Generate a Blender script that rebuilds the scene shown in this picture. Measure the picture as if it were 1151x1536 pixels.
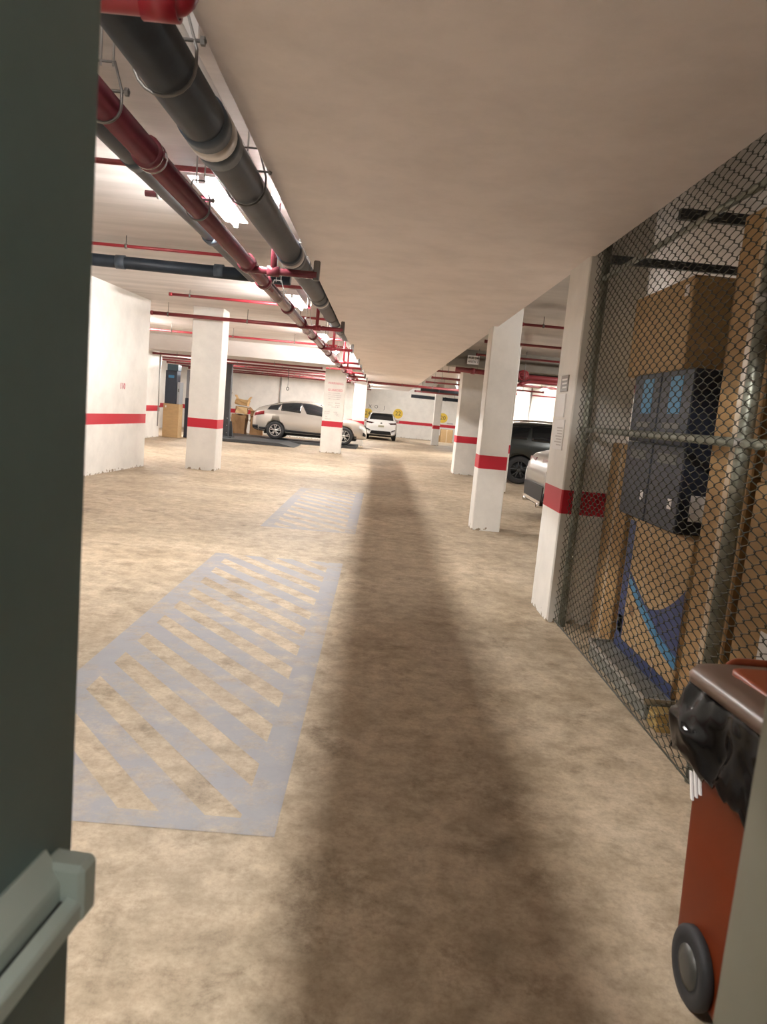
import bpy, bmesh, math, random
from mathutils import Vector, Matrix, noise

# ------------------------------------------------------------------ scene, camera, light levels
for _o in list(bpy.data.objects):
    bpy.data.objects.remove(_o, do_unlink=True)
SC = bpy.context.scene
COL = SC.collection
PI = math.pi
rnd = random.Random(7)

F_PX, CX, CY = 1111.0, 575.5, 768.0
EYE = Vector((0.0, 0.0, 1.65))
_dn = Vector(((-167 - CX) / F_PX, (8970 - CY) / F_PX, 1.0)).normalized()     # world down seen in the lens frame (x right, y down, z ahead)
_fw = Vector(((572 - CX) / F_PX, (617 - CY) / F_PX, 1.0))
_fw = (_fw - _dn * _fw.dot(_dn)).normalized()
_up = -_dn
_rt = _dn.cross(_fw)
_R = Matrix((_rt, _fw, _up))
cam_data = bpy.data.cameras.new('camera')
cam = bpy.data.objects.new('camera', cam_data)
COL.objects.link(cam)
_ax = [_R @ Vector((1, 0, 0)), _R @ Vector((0, -1, 0)), _R @ Vector((0, 0, -1))]
_m = Matrix.Identity(4)
for _c in range(3):
    for _r in range(3):
        _m[_r][_c] = _ax[_c][_r]
_m.translation = EYE
cam.matrix_world = _m
cam_data.sensor_fit = 'VERTICAL'
cam_data.sensor_height = 24.0
cam_data.lens = F_PX / 1536.0 * 24.0
cam_data.clip_start = 0.02
cam_data.clip_end = 200
cam_data.dof.use_dof = True
cam_data.dof.focus_distance = 8.0
cam_data.dof.aperture_fstop = 3.6
SC.camera = cam

W = bpy.data.worlds.new('world')
SC.world = W
W.use_nodes = True
W.node_tree.nodes['Background'].inputs[0].default_value = (1.0, 0.95, 0.9, 1)
W.node_tree.nodes['Background'].inputs[1].default_value = 0.02

SC.view_settings.view_transform = 'Standard'
SC.view_settings.look = 'None'
SC.view_settings.gamma = 1.0
SC.view_settings.use_curve_mapping = False
SC.view_settings.exposure = 0.0
TUBE = 820.0        # emission of a ceiling tube
LAMPS_MAIN = [(-1.63, y, 3.41, 1.0) for y in (0.78, 7.1, 13.3, 19.5, 23.9)]
LAMPS_MAIN += [(-1.63, 30.6, 2.95, 1.0), (-1.1, 40.5, 2.95, 1.0), (-1.1, 46.5, 2.95, 1.0)]
LAMPS_SIDE = [(-4.7, 5.6, 3.43, .06), (4.7, 8.9, 3.29, .5), (-7.2, 20.5, 3.43, 1.0), (-7.15, 29.6, 2.96, 1.0), (-2.25, 33.9, 2.96, 1.0),  # block wall, heap and coupe tubes: unseen, added to brighten cage and rear wall
              (6.0, 16.9, 3.29, .6), (8.2, 26.0, 3.29, 1.0), (5.2, 31.5, 3.29, 1.0), (7.2, 33.5, 3.29, 2.0), (4.6, 47.0, 3.29, 1.0)]  # tube between dark car and white wall is added to brighten that wall

# ------------------------------------------------------------------ materials
def lin(r, g, b):
    return tuple(((c / 255.0) / 12.92 if c / 255.0 <= 0.04045 else ((c / 255.0 + 0.055) / 1.055) ** 2.4) for c in (r, g, b))

MATS = {}
def mat(name, rgb, rough=0.6, metal=0.0, noise_amt=0.0, scale=6.0, bump=0.0, spec=None, coat=0.0, stretch=None, emit=0.0, emit_rgb=None, alpha=None, trans=0.0):
    if name in MATS:
        return MATS[name]
    m = bpy.data.materials.new(name)
    m.use_nodes = True
    nt = m.node_tree
    b = nt.nodes['Principled BSDF']
    b.inputs['Base Color'].default_value = (*rgb, 1)
    b.inputs['Roughness'].default_value = rough
    b.inputs['Metallic'].default_value = metal
    if spec is not None:
        b.inputs['Specular IOR Level'].default_value = spec
    if coat:
        b.inputs['Coat Weight'].default_value = coat
        b.inputs['Coat Roughness'].default_value = 0.08
    if trans:
        b.inputs['Transmission Weight'].default_value = trans
    if emit:
        b.inputs['Emission Color'].default_value = (*(emit_rgb or rgb), 1)
        b.inputs['Emission Strength'].default_value = emit
    if noise_amt or bump:
        tc = nt.nodes.new('ShaderNodeNewGeometry')
        mp = nt.nodes.new('ShaderNodeMapping')
        nt.links.new(tc.outputs['Position'], mp.inputs['Vector'])
        if stretch:
            mp.inputs['Scale'].default_value = stretch
        nz = nt.nodes.new('ShaderNodeTexNoise')
        nz.inputs['Scale'].default_value = scale
        nz.inputs['Detail'].default_value = 6
        nz.inputs['Roughness'].default_value = 0.62
        nt.links.new(mp.outputs[0], nz.inputs['Vector'])
        if noise_amt:
            rp = nt.nodes.new('ShaderNodeValToRGB')
            rp.color_ramp.elements[0].position = 0.28
            rp.color_ramp.elements[1].position = 0.72
            lo = tuple(max(0, c * (1 - noise_amt)) for c in rgb)
            hi = tuple(min(1, c * (1 + noise_amt * 0.6)) for c in rgb)
            rp.color_ramp.elements[0].color = (*lo, 1)
            rp.color_ramp.elements[1].color = (*hi, 1)
            nt.links.new(nz.outputs['Fac'], rp.inputs['Fac'])
            nt.links.new(rp.outputs['Color'], b.inputs['Base Color'])
        if bump:
            bp = nt.nodes.new('ShaderNodeBump')
            bp.inputs['Strength'].default_value = bump
            bp.inputs['Distance'].default_value = 0.02
            nt.links.new(nz.outputs['Fac'], bp.inputs['Height'])
            nt.links.new(bp.outputs['Normal'], b.inputs['Normal'])
    MATS[name] = m
    return m

def N(nt, kind, **kw):
    n = nt.nodes.new(kind)
    for k, v in kw.items():
        setattr(n, k, v)
    return n

def concrete_colour(nt):
    """Mottled tan concrete: returns (colour socket, roughness socket, height socket)."""
    g = N(nt, 'ShaderNodeNewGeometry')
    n1 = N(nt, 'ShaderNodeTexNoise'); n1.inputs['Scale'].default_value = 1.1; n1.inputs['Detail'].default_value = 8; n1.inputs['Roughness'].default_value = .68
    n2 = N(nt, 'ShaderNodeTexNoise'); n2.inputs['Scale'].default_value = 7.0; n2.inputs['Detail'].default_value = 8; n2.inputs['Roughness'].default_value = .7
    n3 = N(nt, 'ShaderNodeTexNoise'); n3.inputs['Scale'].default_value = 0.35; n3.inputs['Detail'].default_value = 4
    mp = N(nt, 'ShaderNodeMapping'); mp.inputs['Scale'].default_value = (1.0, 1.0, 1)
    nt.links.new(g.outputs['Position'], mp.inputs['Vector'])
    for n in (n1, n2, n3):
        nt.links.new(mp.outputs[0], n.inputs['Vector'])
    r1 = N(nt, 'ShaderNodeValToRGB')
    r1.color_ramp.elements[0].position = .30; r1.color_ramp.elements[0].color = (.33, .25, .165, 1)
    r1.color_ramp.elements[1].position = .68; r1.color_ramp.elements[1].color = (.56, .46, .345, 1)
    e = r1.color_ramp.elements.new(.47); e.color = (.475, .38, .27, 1)
    nt.links.new(n1.outputs['Fac'], r1.inputs['Fac'])
    r2 = N(nt, 'ShaderNodeValToRGB')
    r2.color_ramp.elements[0].position = .36; r2.color_ramp.elements[0].color = (.62, .60, .56, 1)
    r2.color_ramp.elements[1].position = .62; r2.color_ramp.elements[1].color = (1.12, 1.12, 1.12, 1)
    nt.links.new(n2.outputs['Fac'], r2.inputs['Fac'])
    mx = N(nt, 'ShaderNodeMix', data_type='RGBA', blend_type='MULTIPLY'); mx.inputs['Factor'].default_value = .75
    nt.links.new(r1.outputs['Color'], mx.inputs[6]); nt.links.new(r2.outputs['Color'], mx.inputs[7])
    r3 = N(nt, 'ShaderNodeValToRGB')
    r3.color_ramp.elements[0].position = .35; r3.color_ramp.elements[0].color = (.78, .78, .78, 1)
    r3.color_ramp.elements[1].position = .65; r3.color_ramp.elements[1].color = (1.1, 1.1, 1.1, 1)
    nt.links.new(n3.outputs['Fac'], r3.inputs['Fac'])
    m2 = N(nt, 'ShaderNodeMix', data_type='RGBA', blend_type='MULTIPLY'); m2.inputs['Factor'].default_value = 1
    nt.links.new(mx.outputs[2], m2.inputs[6]); nt.links.new(r3.outputs['Color'], m2.inputs[7])
    nf = N(nt, 'ShaderNodeTexNoise'); nf.inputs['Scale'].default_value = 38; nf.inputs['Detail'].default_value = 5; nf.inputs['Roughness'].default_value = .8
    nt.links.new(g.outputs['Position'], nf.inputs['Vector'])
    rf_ = N(nt, 'ShaderNodeValToRGB')
    rf_.color_ramp.elements[0].position = .33; rf_.color_ramp.elements[0].color = (.72, .70, .68, 1)
    rf_.color_ramp.elements[1].position = .55; rf_.color_ramp.elements[1].color = (1.06, 1.06, 1.06, 1)
    nt.links.new(nf.outputs['Fac'], rf_.inputs['Fac'])
    mf = N(nt, 'ShaderNodeMix', data_type='RGBA', blend_type='MULTIPLY'); mf.inputs['Factor'].default_value = .7
    nt.links.new(m2.outputs[2], mf.inputs[6]); nt.links.new(rf_.outputs['Color'], mf.inputs[7])
    m2 = mf
    # darker grimy blotches
    n4 = N(nt, 'ShaderNodeTexNoise'); n4.inputs['Scale'].default_value = 2.4; n4.inputs['Detail'].default_value = 10; n4.inputs['Roughness'].default_value = .8; n4.inputs['Distortion'].default_value = .25
    nt.links.new(g.outputs['Position'], n4.inputs['Vector'])
    r4 = N(nt, 'ShaderNodeValToRGB')
    r4.color_ramp.elements[0].position = .34; r4.color_ramp.elements[0].color = (.50, .46, .42, 1)
    r4.color_ramp.elements[1].position = .47; r4.color_ramp.elements[1].color = (1, 1, 1, 1)
    nt.links.new(n4.outputs['Fac'], r4.inputs['Fac'])
    m3 = N(nt, 'ShaderNodeMix', data_type='RGBA', blend_type='MULTIPLY'); m3.inputs['Factor'].default_value = .8
    nt.links.new(m2.outputs[2], m3.inputs[6]); nt.links.new(r4.outputs['Color'], m3.inputs[7])
    return m3.outputs[2], n1.outputs['Fac'], n2.outputs['Fac'], g

def floor_material(name, paint=None):
    m = bpy.data.materials.new(name); m.use_nodes = True
    nt = m.node_tree; b = nt.nodes['Principled BSDF']
    c, f1, f2, g = concrete_colour(nt)
    out = c
    if paint:
        nz = N(nt, 'ShaderNodeTexNoise'); nz.inputs['Scale'].default_value = 5.5; nz.inputs['Detail'].default_value = 9; nz.inputs['Roughness'].default_value = .75
        nt.links.new(g.outputs['Position'], nz.inputs['Vector'])
        nb = N(nt, 'ShaderNodeTexNoise'); nb.inputs['Scale'].default_value = .55; nb.inputs['Detail'].default_value = 3
        nt.links.new(g.outputs['Position'], nb.inputs['Vector'])
        mb_ = N(nt, 'ShaderNodeMath', operation='MULTIPLY_ADD'); mb_.inputs[1].default_value = .55; nt.links.new(nb.outputs['Fac'], mb_.inputs[0]); nt.links.new(nz.outputs['Fac'], mb_.inputs[2])
        sb_ = N(nt, 'ShaderNodeMath', operation='SUBTRACT'); sb_.inputs[1].default_value = .245; nt.links.new(mb_.outputs[0], sb_.inputs[0])
        rp = N(nt, 'ShaderNodeValToRGB')
        rp.color_ramp.elements[0].position = .34; rp.color_ramp.elements[0].color = (.18, .18, .18, 1)
        rp.color_ramp.elements[1].position = .56; rp.color_ramp.elements[1].color = (.88, .88, .88, 1)
        nt.links.new(sb_.outputs[0], rp.inputs['Fac'])
        mx = N(nt, 'ShaderNodeMix', data_type='RGBA')
        nt.links.new(rp.outputs['Color'], mx.inputs['Factor'])
        nt.links.new(c, mx.inputs[6]); mx.inputs[7].default_value = (*paint, 1)
        out = mx.outputs[2]
    nt.links.new(out, b.inputs['Base Color'])
    mr = N(nt, 'ShaderNodeMapRange'); mr.inputs['To Min'].default_value = .42; mr.inputs['To Max'].default_value = .78
    nt.links.new(f1, mr.inputs['Value']); nt.links.new(mr.outputs[0], b.inputs['Roughness'])
    b.inputs['Specular IOR Level'].default_value = .35
    bp = N(nt, 'ShaderNodeBump'); bp.inputs['Strength'].default_value = .12; bp.inputs['Distance'].default_value = .01
    nt.links.new(f2, bp.inputs['Height']); nt.links.new(bp.outputs['Normal'], b.inputs['Normal'])
    return m

def wall_material(name, base, band=None, rough=.55):
    """Painted wall with a red band between two heights, scuffs near the floor."""
    m = bpy.data.materials.new(name); m.use_nodes = True
    nt = m.node_tree; b = nt.nodes['Principled BSDF']
    g = N(nt, 'ShaderNodeNewGeometry')
    sx = N(nt, 'ShaderNodeSeparateXYZ'); nt.links.new(g.outputs['Position'], sx.inputs[0])
    nz = N(nt, 'ShaderNodeTexNoise'); nz.inputs['Scale'].default_value = 2.2; nz.inputs['Detail'].default_value = 7; nz.inputs['Roughness'].default_value = .65
    nt.links.new(g.outputs['Position'], nz.inputs['Vector'])
    rp = N(nt, 'ShaderNodeValToRGB')
    rp.color_ramp.elements[0].position = .25; rp.color_ramp.elements[0].color = (*[c * .86 for c in base], 1)
    rp.color_ramp.elements[1].position = .6; rp.color_ramp.elements[1].color = (*base, 1)
    nt.links.new(nz.outputs['Fac'], rp.inputs['Fac'])
    # scuffs: speckled dirt that thins out with height
    nd = N(nt, 'ShaderNodeTexNoise'); nd.inputs['Scale'].default_value = 14; nd.inputs['Detail'].default_value = 6
    nt.links.new(g.outputs['Position'], nd.inputs['Vector'])
    mr = N(nt, 'ShaderNodeMapRange'); mr.inputs['From Min'].default_value = 0; mr.inputs['From Max'].default_value = .12
    mr.inputs['To Min'].default_value = .16; mr.inputs['To Max'].default_value = -.16
    nt.links.new(sx.outputs['Z'], mr.inputs['Value'])
    ad = N(nt, 'ShaderNodeMath', operation='ADD'); nt.links.new(nd.outputs['Fac'], ad.inputs[0]); nt.links.new(mr.outputs[0], ad.inputs[1])
    gt = N(nt, 'ShaderNodeMath', operation='GREATER_THAN'); gt.inputs[1].default_value = .66; nt.links.new(ad.outputs[0], gt.inputs[0])
    md = N(nt, 'ShaderNodeMix', data_type='RGBA'); nt.links.new(gt.outputs[0], md.inputs['Factor'])
    nt.links.new(rp.outputs['Color'], md.inputs[6]); md.inputs[7].default_value = (.28, .22, .15, 1)
    out = md.outputs[2]
    if band:
        z0, z1, rgb = band
        a = N(nt, 'ShaderNodeMath', operation='GREATER_THAN'); a.inputs[1].default_value = z0; nt.links.new(sx.outputs['Z'], a.inputs[0])
        c = N(nt, 'ShaderNodeMath', operation='LESS_THAN'); c.inputs[1].default_value = z1; nt.links.new(sx.outputs['Z'], c.inputs[0])
        mu = N(nt, 'ShaderNodeMath', operation='MULTIPLY'); nt.links.new(a.outputs[0], mu.inputs[0]); nt.links.new(c.outputs[0], mu.inputs[1])
        mx = N(nt, 'ShaderNodeMix', data_type='RGBA'); nt.links.new(mu.outputs[0], mx.inputs['Factor'])
        nt.links.new(out, mx.inputs[6]); mx.inputs[7].default_value = (*rgb, 1)
        out = mx.outputs[2]
    nt.links.new(out, b.inputs['Base Color'])
    b.inputs['Roughness'].default_value = rough
    bp = N(nt, 'ShaderNodeBump'); bp.inputs['Strength'].default_value = .12; bp.inputs['Distance'].default_value = .01
    nt.links.new(nz.outputs['Fac'], bp.inputs['Height']); nt.links.new(bp.outputs['Normal'], b.inputs['Normal'])
    return m

RED_BAND = (.50, .012, .030)
M_FLOOR = floor_material('stained_concrete')
M_PAINT = floor_material('worn_grey_paint', (.27, .275, .305))
M_WALL = wall_material('white_wall_paint', (.80, .77, .72), (.94, 1.14, RED_BAND))
M_WALLP = wall_material('plain_wall_paint', (.80, .77, .72))
M_SOFFIT = wall_material('soffit_paint', (.90, .825, .805), rough=.5)
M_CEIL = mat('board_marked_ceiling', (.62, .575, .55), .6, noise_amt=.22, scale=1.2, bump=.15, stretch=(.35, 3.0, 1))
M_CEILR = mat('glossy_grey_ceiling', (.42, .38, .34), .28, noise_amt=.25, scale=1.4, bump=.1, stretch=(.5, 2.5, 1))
M_DOOR = mat('green_grey_door_paint', lin(112, 132, 132), .38, noise_amt=.06, scale=9)
M_LEAF = mat('pale_grey_door_paint', lin(128, 124, 110), .5, noise_amt=.05, scale=9)
M_ALU = mat('grey_bar_finish', (.62, .68, .64), .4, .0)
M_DARK = mat('dark_rubber', (.02, .02, .02), .55)
M_MAROON = mat('maroon_pipe_paint', (.15, .030, .042), .24, noise_amt=.18, scale=7)
M_RED = mat('red_pipe_paint', (.27, .018, .028), .38, noise_amt=.15, scale=7)
M_RED2 = mat('deep_red_pipe_paint', (.26, .010, .020), .35)
M_DKRED = mat('dark_red_pipe_paint', (.20, .025, .03), .4, noise_amt=.15, scale=7)
M_IRON = mat('black_cast_iron', (.022, .031, .043), .46, noise_amt=.35, scale=5, bump=.08, spec=.3)
M_IRONG = mat('grey_cast_iron', (.075, .095, .12), .46, noise_amt=.3, scale=5, bump=.08, spec=.3)
M_BANDS = mat('steel_band', (.55, .54, .53), .3, .8)
M_ROD = mat('galvanised_steel', (.42, .41, .40), .4, .7)
M_DKROD = mat('dark_hanger_steel', (.16, .15, .14), .45, .5)
M_COND = mat('white_conduit', (.72, .70, .68), .4)
M_HOUSE = mat('lamp_housing_white', (.85, .85, .85), .4)
M_TUBE = mat('lamp_tube', (1, 1, 1), .5, emit=TUBE, emit_rgb=(1.0, .965, .925))
M_CARD = mat('brown_cardboard', (.40, .245, .105), .75, noise_amt=.14, scale=5, stretch=(1, 1, 4))
M_CARD2 = mat('tan_cardboard', (.47, .31, .15), .75, noise_amt=.14, scale=5, stretch=(1, 1, 4))
M_CARD3 = mat('dark_cardboard', (.27, .15, .065), .75, noise_amt=.18, scale=5)
M_TAPE = mat('packing_tape', (.62, .50, .36), .25)
M_PTAPE = mat('pale_tape', (.62, .52, .52), .3)
M_LABEL = mat('white_label', (.78, .76, .74), .5)
M_BLUE = mat('navy_box_paint', (.020, .027, .046), .5, noise_amt=.2, scale=8)
M_LBLUE = mat('bright_blue_print', (.045, .22, .42), .5)
M_NAVY = mat('navy_print', (.025, .045, .15), .5)
M_WIRE = mat('weathered_green_wire', (.055, .058, .042), .45, .4, noise_amt=.3, scale=20)
M_POST = mat('galvanised_post', (.27, .28, .23), .42, .5, noise_amt=.35, scale=9)
M_BIN = mat('rust_red_plastic', (.125, .020, .004), .5, noise_amt=.12, scale=4, spec=.2)
M_LID = mat('dusty_brown_plastic', (.20, .13, .10), .33, noise_amt=.15, scale=6)
M_LIDP = mat('orange_red_plastic', (.42, .10, .045), .4)
M_BAG = mat('black_bag_film', (.003, .003, .0035), .13, spec=.14)
M_INK = mat('dark_ink', (.06, .055, .05), .6)
M_GINK = mat('faded_ink', (.52, .48, .46), .6)
M_RINK = mat('red_lettering', (.62, .10, .14), .6)
M_YEL = mat('yellow_disc_paint', (.75, .52, .06), .5)
M_GLASS = mat('tinted_car_glass', (.012, .014, .016), .06, spec=.6)
M_TYRE = mat('tyre_rubber', (.016, .016, .017), .7)
M_RIM = mat('alloy_rim', (.55, .54, .52), .28, .85)
M_TAIL = mat('red_lamp_lens', (.17, .008, .012), .2, coat=.3)
M_HEAD = mat('clear_lamp_lens', (.55, .60, .62), .12, coat=.6)
M_TRIM = mat('black_trim', (.012, .012, .013), .5, spec=.2)
M_CHROME = mat('chrome', (.75, .75, .74), .12, 1.0)
M_LIFT = mat('dark_lift_steel', (.055, .06, .065), .5, .3, noise_amt=.25, scale=5)

# ------------------------------------------------------------------ mesh helpers
class MB:
    def __init__(s):
        s.v = []; s.f = []; s.mi = []; s.sm = []
    def add(s, vs, fs, mi=0, smooth=False):
        o = len(s.v); s.v += [tuple(p) for p in vs]
        for f in fs:
            s.f.append([i + o for i in f]); s.mi.append(mi); s.sm.append(smooth)
    def box(s, a, b, mi=0):
        x0, y0, z0 = a; x1, y1, z1 = b
        s.add([(x0, y0, z0), (x1, y0, z0), (x1, y1, z0), (x0, y1, z0), (x0, y0, z1), (x1, y0, z1), (x1, y1, z1), (x0, y1, z1)],
              [(0, 3, 2, 1), (4, 5, 6, 7), (0, 1, 5, 4), (1, 2, 6, 5), (2, 3, 7, 6), (3, 0, 4, 7)], mi)
        return s
    def hull(s, pts, mi=0, smooth=False):
        bm = bmesh.new()
        for p in pts: bm.verts.new(p)
        r = bmesh.ops.convex_hull(bm, input=bm.verts)
        dead = [e for e in r['geom_interior'] if isinstance(e, bmesh.types.BMVert)]
        if dead: bmesh.ops.delete(bm, geom=dead, context='VERTS')
        bmesh.ops.dissolve_limit(bm, angle_limit=.01, verts=bm.verts, edges=bm.edges)
        bm.verts.index_update()
        s.add([v.co[:] for v in bm.verts], [[v.index for v in f.verts] for f in bm.faces], mi, smooth)
        bm.free(); return s
    def bbox(s, a, b, r=.01, mi=0):
        pts = []
        for i in range(8):
            c = [(a, b)[(i >> k) & 1][k] for k in range(3)]
            sg = [1 if not (i >> k) & 1 else -1 for k in range(3)]
            for ax in range(3):
                p = [c[k] + sg[k] * r * (0 if k == ax else 1) for k in range(3)]
                pts.append(p)
        return s.hull(pts, mi)
    def tube(s, pts, r, n=8, mi=0, caps=True, closed=False, smooth=True):
        P = [Vector(p) for p in pts]; m = len(P)
        rs = r if isinstance(r, (list, tuple)) else [r] * m
        T = []
        for i in range(m):
            if closed: t = P[(i + 1) % m] - P[i - 1]
            elif i == 0: t = P[1] - P[0]
            elif i == m - 1: t = P[-1] - P[-2]
            else: t = (P[i + 1] - P[i]).normalized() + (P[i] - P[i - 1]).normalized()
            T.append(t.normalized() if t.length > 1e-9 else Vector((0, 0, 1)))
        u = T[0].orthogonal().normalized()
        vs = []
        for i in range(m):
            u = (u - T[i] * u.dot(T[i])).normalized()
            w = T[i].cross(u)
            k = 1.0
            for j in range(n):
                a = 2 * PI * j / n
                vs.append(P[i] + (u * math.cos(a) + w * math.sin(a)) * rs[i] * k)
        fs = []
        for i in range(m if closed else m - 1):
            i2 = (i + 1) % m
            for j in range(n):
                fs.append((i * n + j, i * n + (j + 1) % n, i2 * n + (j + 1) % n, i2 * n + j))
        s.add(vs, fs, mi, smooth)
        if caps and not closed:
            o = len(s.v) - len(vs)
            s.f.append([o + j for j in reversed(range(n))]); s.mi.append(mi); s.sm.append(False)
            s.f.append([o + (m - 1) * n + j for j in range(n)]); s.mi.append(mi); s.sm.append(False)
        return s
    def lathe(s, prof, axis='z', origin=(0, 0, 0), n=24, mi=0, smooth=True):
        """prof: (radius, height) pairs, closed on the axis where radius is 0."""
        vs = []; m = len(prof); ox, oy, oz = origin
        for (r, h) in prof:
            for j in range(n):
                a = 2 * PI * j / n; c, d = r * math.cos(a), r * math.sin(a)
                vs.append({'z': (ox + c, oy + d, oz + h), 'x': (ox + h, oy + c, oz + d), 'y': (ox + d, oy + h, oz + c)}[axis])
        fs = [(i * n + j, i * n + (j + 1) % n, (i + 1) * n + (j + 1) % n, (i + 1) * n + j) for i in range(m - 1) for j in range(n)]
        s.add(vs, fs, mi, smooth); return s
    def prism(s, poly, z0, z1, mi=0):
        n = len(poly)
        s.add([(x, y, z0) for x, y in poly] + [(x, y, z1) for x, y in poly],
              [list(reversed(range(n))), [n + i for i in range(n)]] + [(i, (i + 1) % n, n + (i + 1) % n, n + i) for i in range(n)], mi)
        return s
    def build(s, name, mats, parent=None, loc=None):
        me = bpy.data.meshes.new(name)
        me.from_pydata(s.v, [], s.f)
        for m in (mats if isinstance(mats, (list, tuple)) else [mats]): me.materials.append(m)
        me.polygons.foreach_set('material_index', s.mi)
        me.polygons.foreach_set('use_smooth', s.sm)
        bm = bmesh.new(); bm.from_mesh(me); bmesh.ops.recalc_face_normals(bm, faces=bm.faces); bm.to_mesh(me); bm.free()
        me.update()
        o = bpy.data.objects.new(name, me); COL.objects.link(o)
        if loc: o.location = loc
        if parent is not None: o.parent = parent
        return o

def tag(o, label=None, cat=None, group=None, kind=None):
    if label: o['label'] = label
    if cat: o['category'] = cat
    if group: o['group'] = group
    if kind: o['kind'] = kind
    return o

def struct(o, label=None):
    o['kind'] = 'structure'
    if label: o['label'] = label
    return o

def empty(name, label, cat, loc=(0, 0, 0), rotz=0.0, group=None):
    o = bpy.data.objects.new(name, None); COL.objects.link(o)
    o.location = loc; o.rotation_euler = (0, 0, rotz); o.empty_display_size = .1
    return tag(o, label, cat, group)

def copy_tree(o, parent=None):
    c = o.copy(); COL.objects.link(c)
    if parent is not None: c.parent = parent
    for ch in [x for x in bpy.data.objects if x.parent == o]:
        copy_tree(ch, c)
    return c

def text(body, size, m, origin, right, up, parent=None, name='lettering', align='CENTER', depth=.002):
    cu = bpy.data.curves.new(name, 'FONT'); cu.body = body; cu.size = size; cu.align_x = align; cu.align_y = 'CENTER'; cu.extrude = depth
    cu.resolution_u = 2
    t = bpy.data.objects.new('tmp', cu); COL.objects.link(t)
    bpy.context.view_layer.update()
    me = bpy.data.meshes.new_from_object(t.evaluated_get(bpy.context.evaluated_depsgraph_get()))
    bpy.data.objects.remove(t, do_unlink=True); bpy.data.curves.remove(cu)
    r = Vector(right).normalized(); u = Vector(up).normalized(); n = r.cross(u); o3 = Vector(origin)
    for v in me.vertices:
        v.co = o3 + r * v.co.x + u * v.co.y + n * v.co.z
    me.materials.clear(); me.materials.append(m)
    me.name = name
    o = bpy.data.objects.new(name, me); COL.objects.link(o)
    if parent is not None: o.parent = parent
    return o

def fillet(pts, r, n=5):
    P = [Vector(p) for p in pts]; out = [P[0]]
    for i in range(1, len(P) - 1):
        a = (P[i - 1] - P[i]); b = (P[i + 1] - P[i]); k = min(r, a.length * .49, b.length * .49)
        p0 = P[i] + a.normalized() * k; p1 = P[i] + b.normalized() * k
        for j in range(n + 1):
            t = j / n
            out.append(p0 * (1 - t) ** 2 + P[i] * 2 * t * (1 - t) + p1 * t * t)
    out.append(P[-1]); return out

# ------------------------------------------------------------------ the setting
ZC, ZS, ZR, ZL = 3.55, 3.03, 3.40, 3.05
XL, XR, YB = -10.0, 13.0, 51.0
fl = MB(); fl.box((XL, -1.5, -.15), (XR, YB, 0)); struct(fl.build('floor', M_FLOOR), 'stained tan concrete garage floor')
struct(MB().box((XL, -1.5, ZC), (-.815, YB, ZC + .2)).build('ceiling', M_CEIL), 'board marked concrete ceiling above the pipes')
struct(MB().box((XL, 25.4, ZL), (-.815, YB, ZC - .002)).build('ceiling_slab', M_CEIL), 'lower ceiling slab over the far parking bays')
struct(MB().box((-.815, -1.5, ZS), (1.6, 47.0, ZC + .2)).build('ceiling_soffit', M_SOFFIT), 'long low painted soffit over the aisle')
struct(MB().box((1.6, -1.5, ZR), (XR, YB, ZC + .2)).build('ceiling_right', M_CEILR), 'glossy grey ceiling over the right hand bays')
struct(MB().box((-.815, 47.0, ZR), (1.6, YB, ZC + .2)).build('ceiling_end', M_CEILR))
struct(MB().box((1.6, 19.2, 2.98), (XR, 19.8, ZR)).build('beam', mat('shaded_beam_concrete', (.16, .14, .11), .6, noise_amt=.2, scale=3)), 'dark downstand beam across the right hand bays')  # unlit look of the beam face is put into its dark grey
struct(MB().box((XL, YB, 0), (XR, YB + .2, ZC + .2)).build('wall_back', M_WALL), 'white far end wall with red band')
struct(MB().box((XR, -1.5, 0), (XR + .2, YB, ZC)).build('wall_right', M_WALL))
struct(MB().box((XL - .2, -1.5, 0), (XL, YB, ZC)).build('wall_left', M_WALL))
# front wall with the doorway the camera stands in
fw = MB(); fw.box((XL, -.22, 0), (-.56, .02, ZC)); fw.box((.62, -.22, 0), (XR, .02, ZC)); fw.box((-.56, -.22, 2.36), (.62, .02, ZC))
struct(fw.build('wall_front', M_WALLP))
struct(MB().box((XL, -1.5, 0), (XR, -1.4, ZC)).build('wall_lobby', M_WALLP))
# near left block wall
wl = MB(); wl.prism([(-5.10, 16.28), (-5.95, 3.0), (XL, 3.0), (XL, 16.28)], 0, ZC)
wall_near = struct(wl.build('wall_block', M_WALL), 'white block wall with red band at left')
_wr = Vector((.064, 1, 0)).normalized()
text('110', .17, M_RINK, Vector((-5.10, 16.28, 1.685)) - _wr * 1.3 + Vector((.006, 0, 0)), _wr, (0, 0, 1), wall_near, 'stencil_number')
wr = MB(); wr.box((XL, 16.29, 0), (-8.10, 27.45, ZC)); struct(wr.build('wall_recess', M_WALL), 'white recess wall behind the left block')
struct(MB().box((XL, 36.8, 0), (-1.25, 37.1, ZL)).build('wall_rear', M_WALL), 'white rear wall behind the silver coupe')
_rw = struct(MB().box((3.9, 36.0, 0), (XR, 36.2, ZR)).build('wall_bay', M_WALLP), 'bright white wall behind the dark car')

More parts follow.
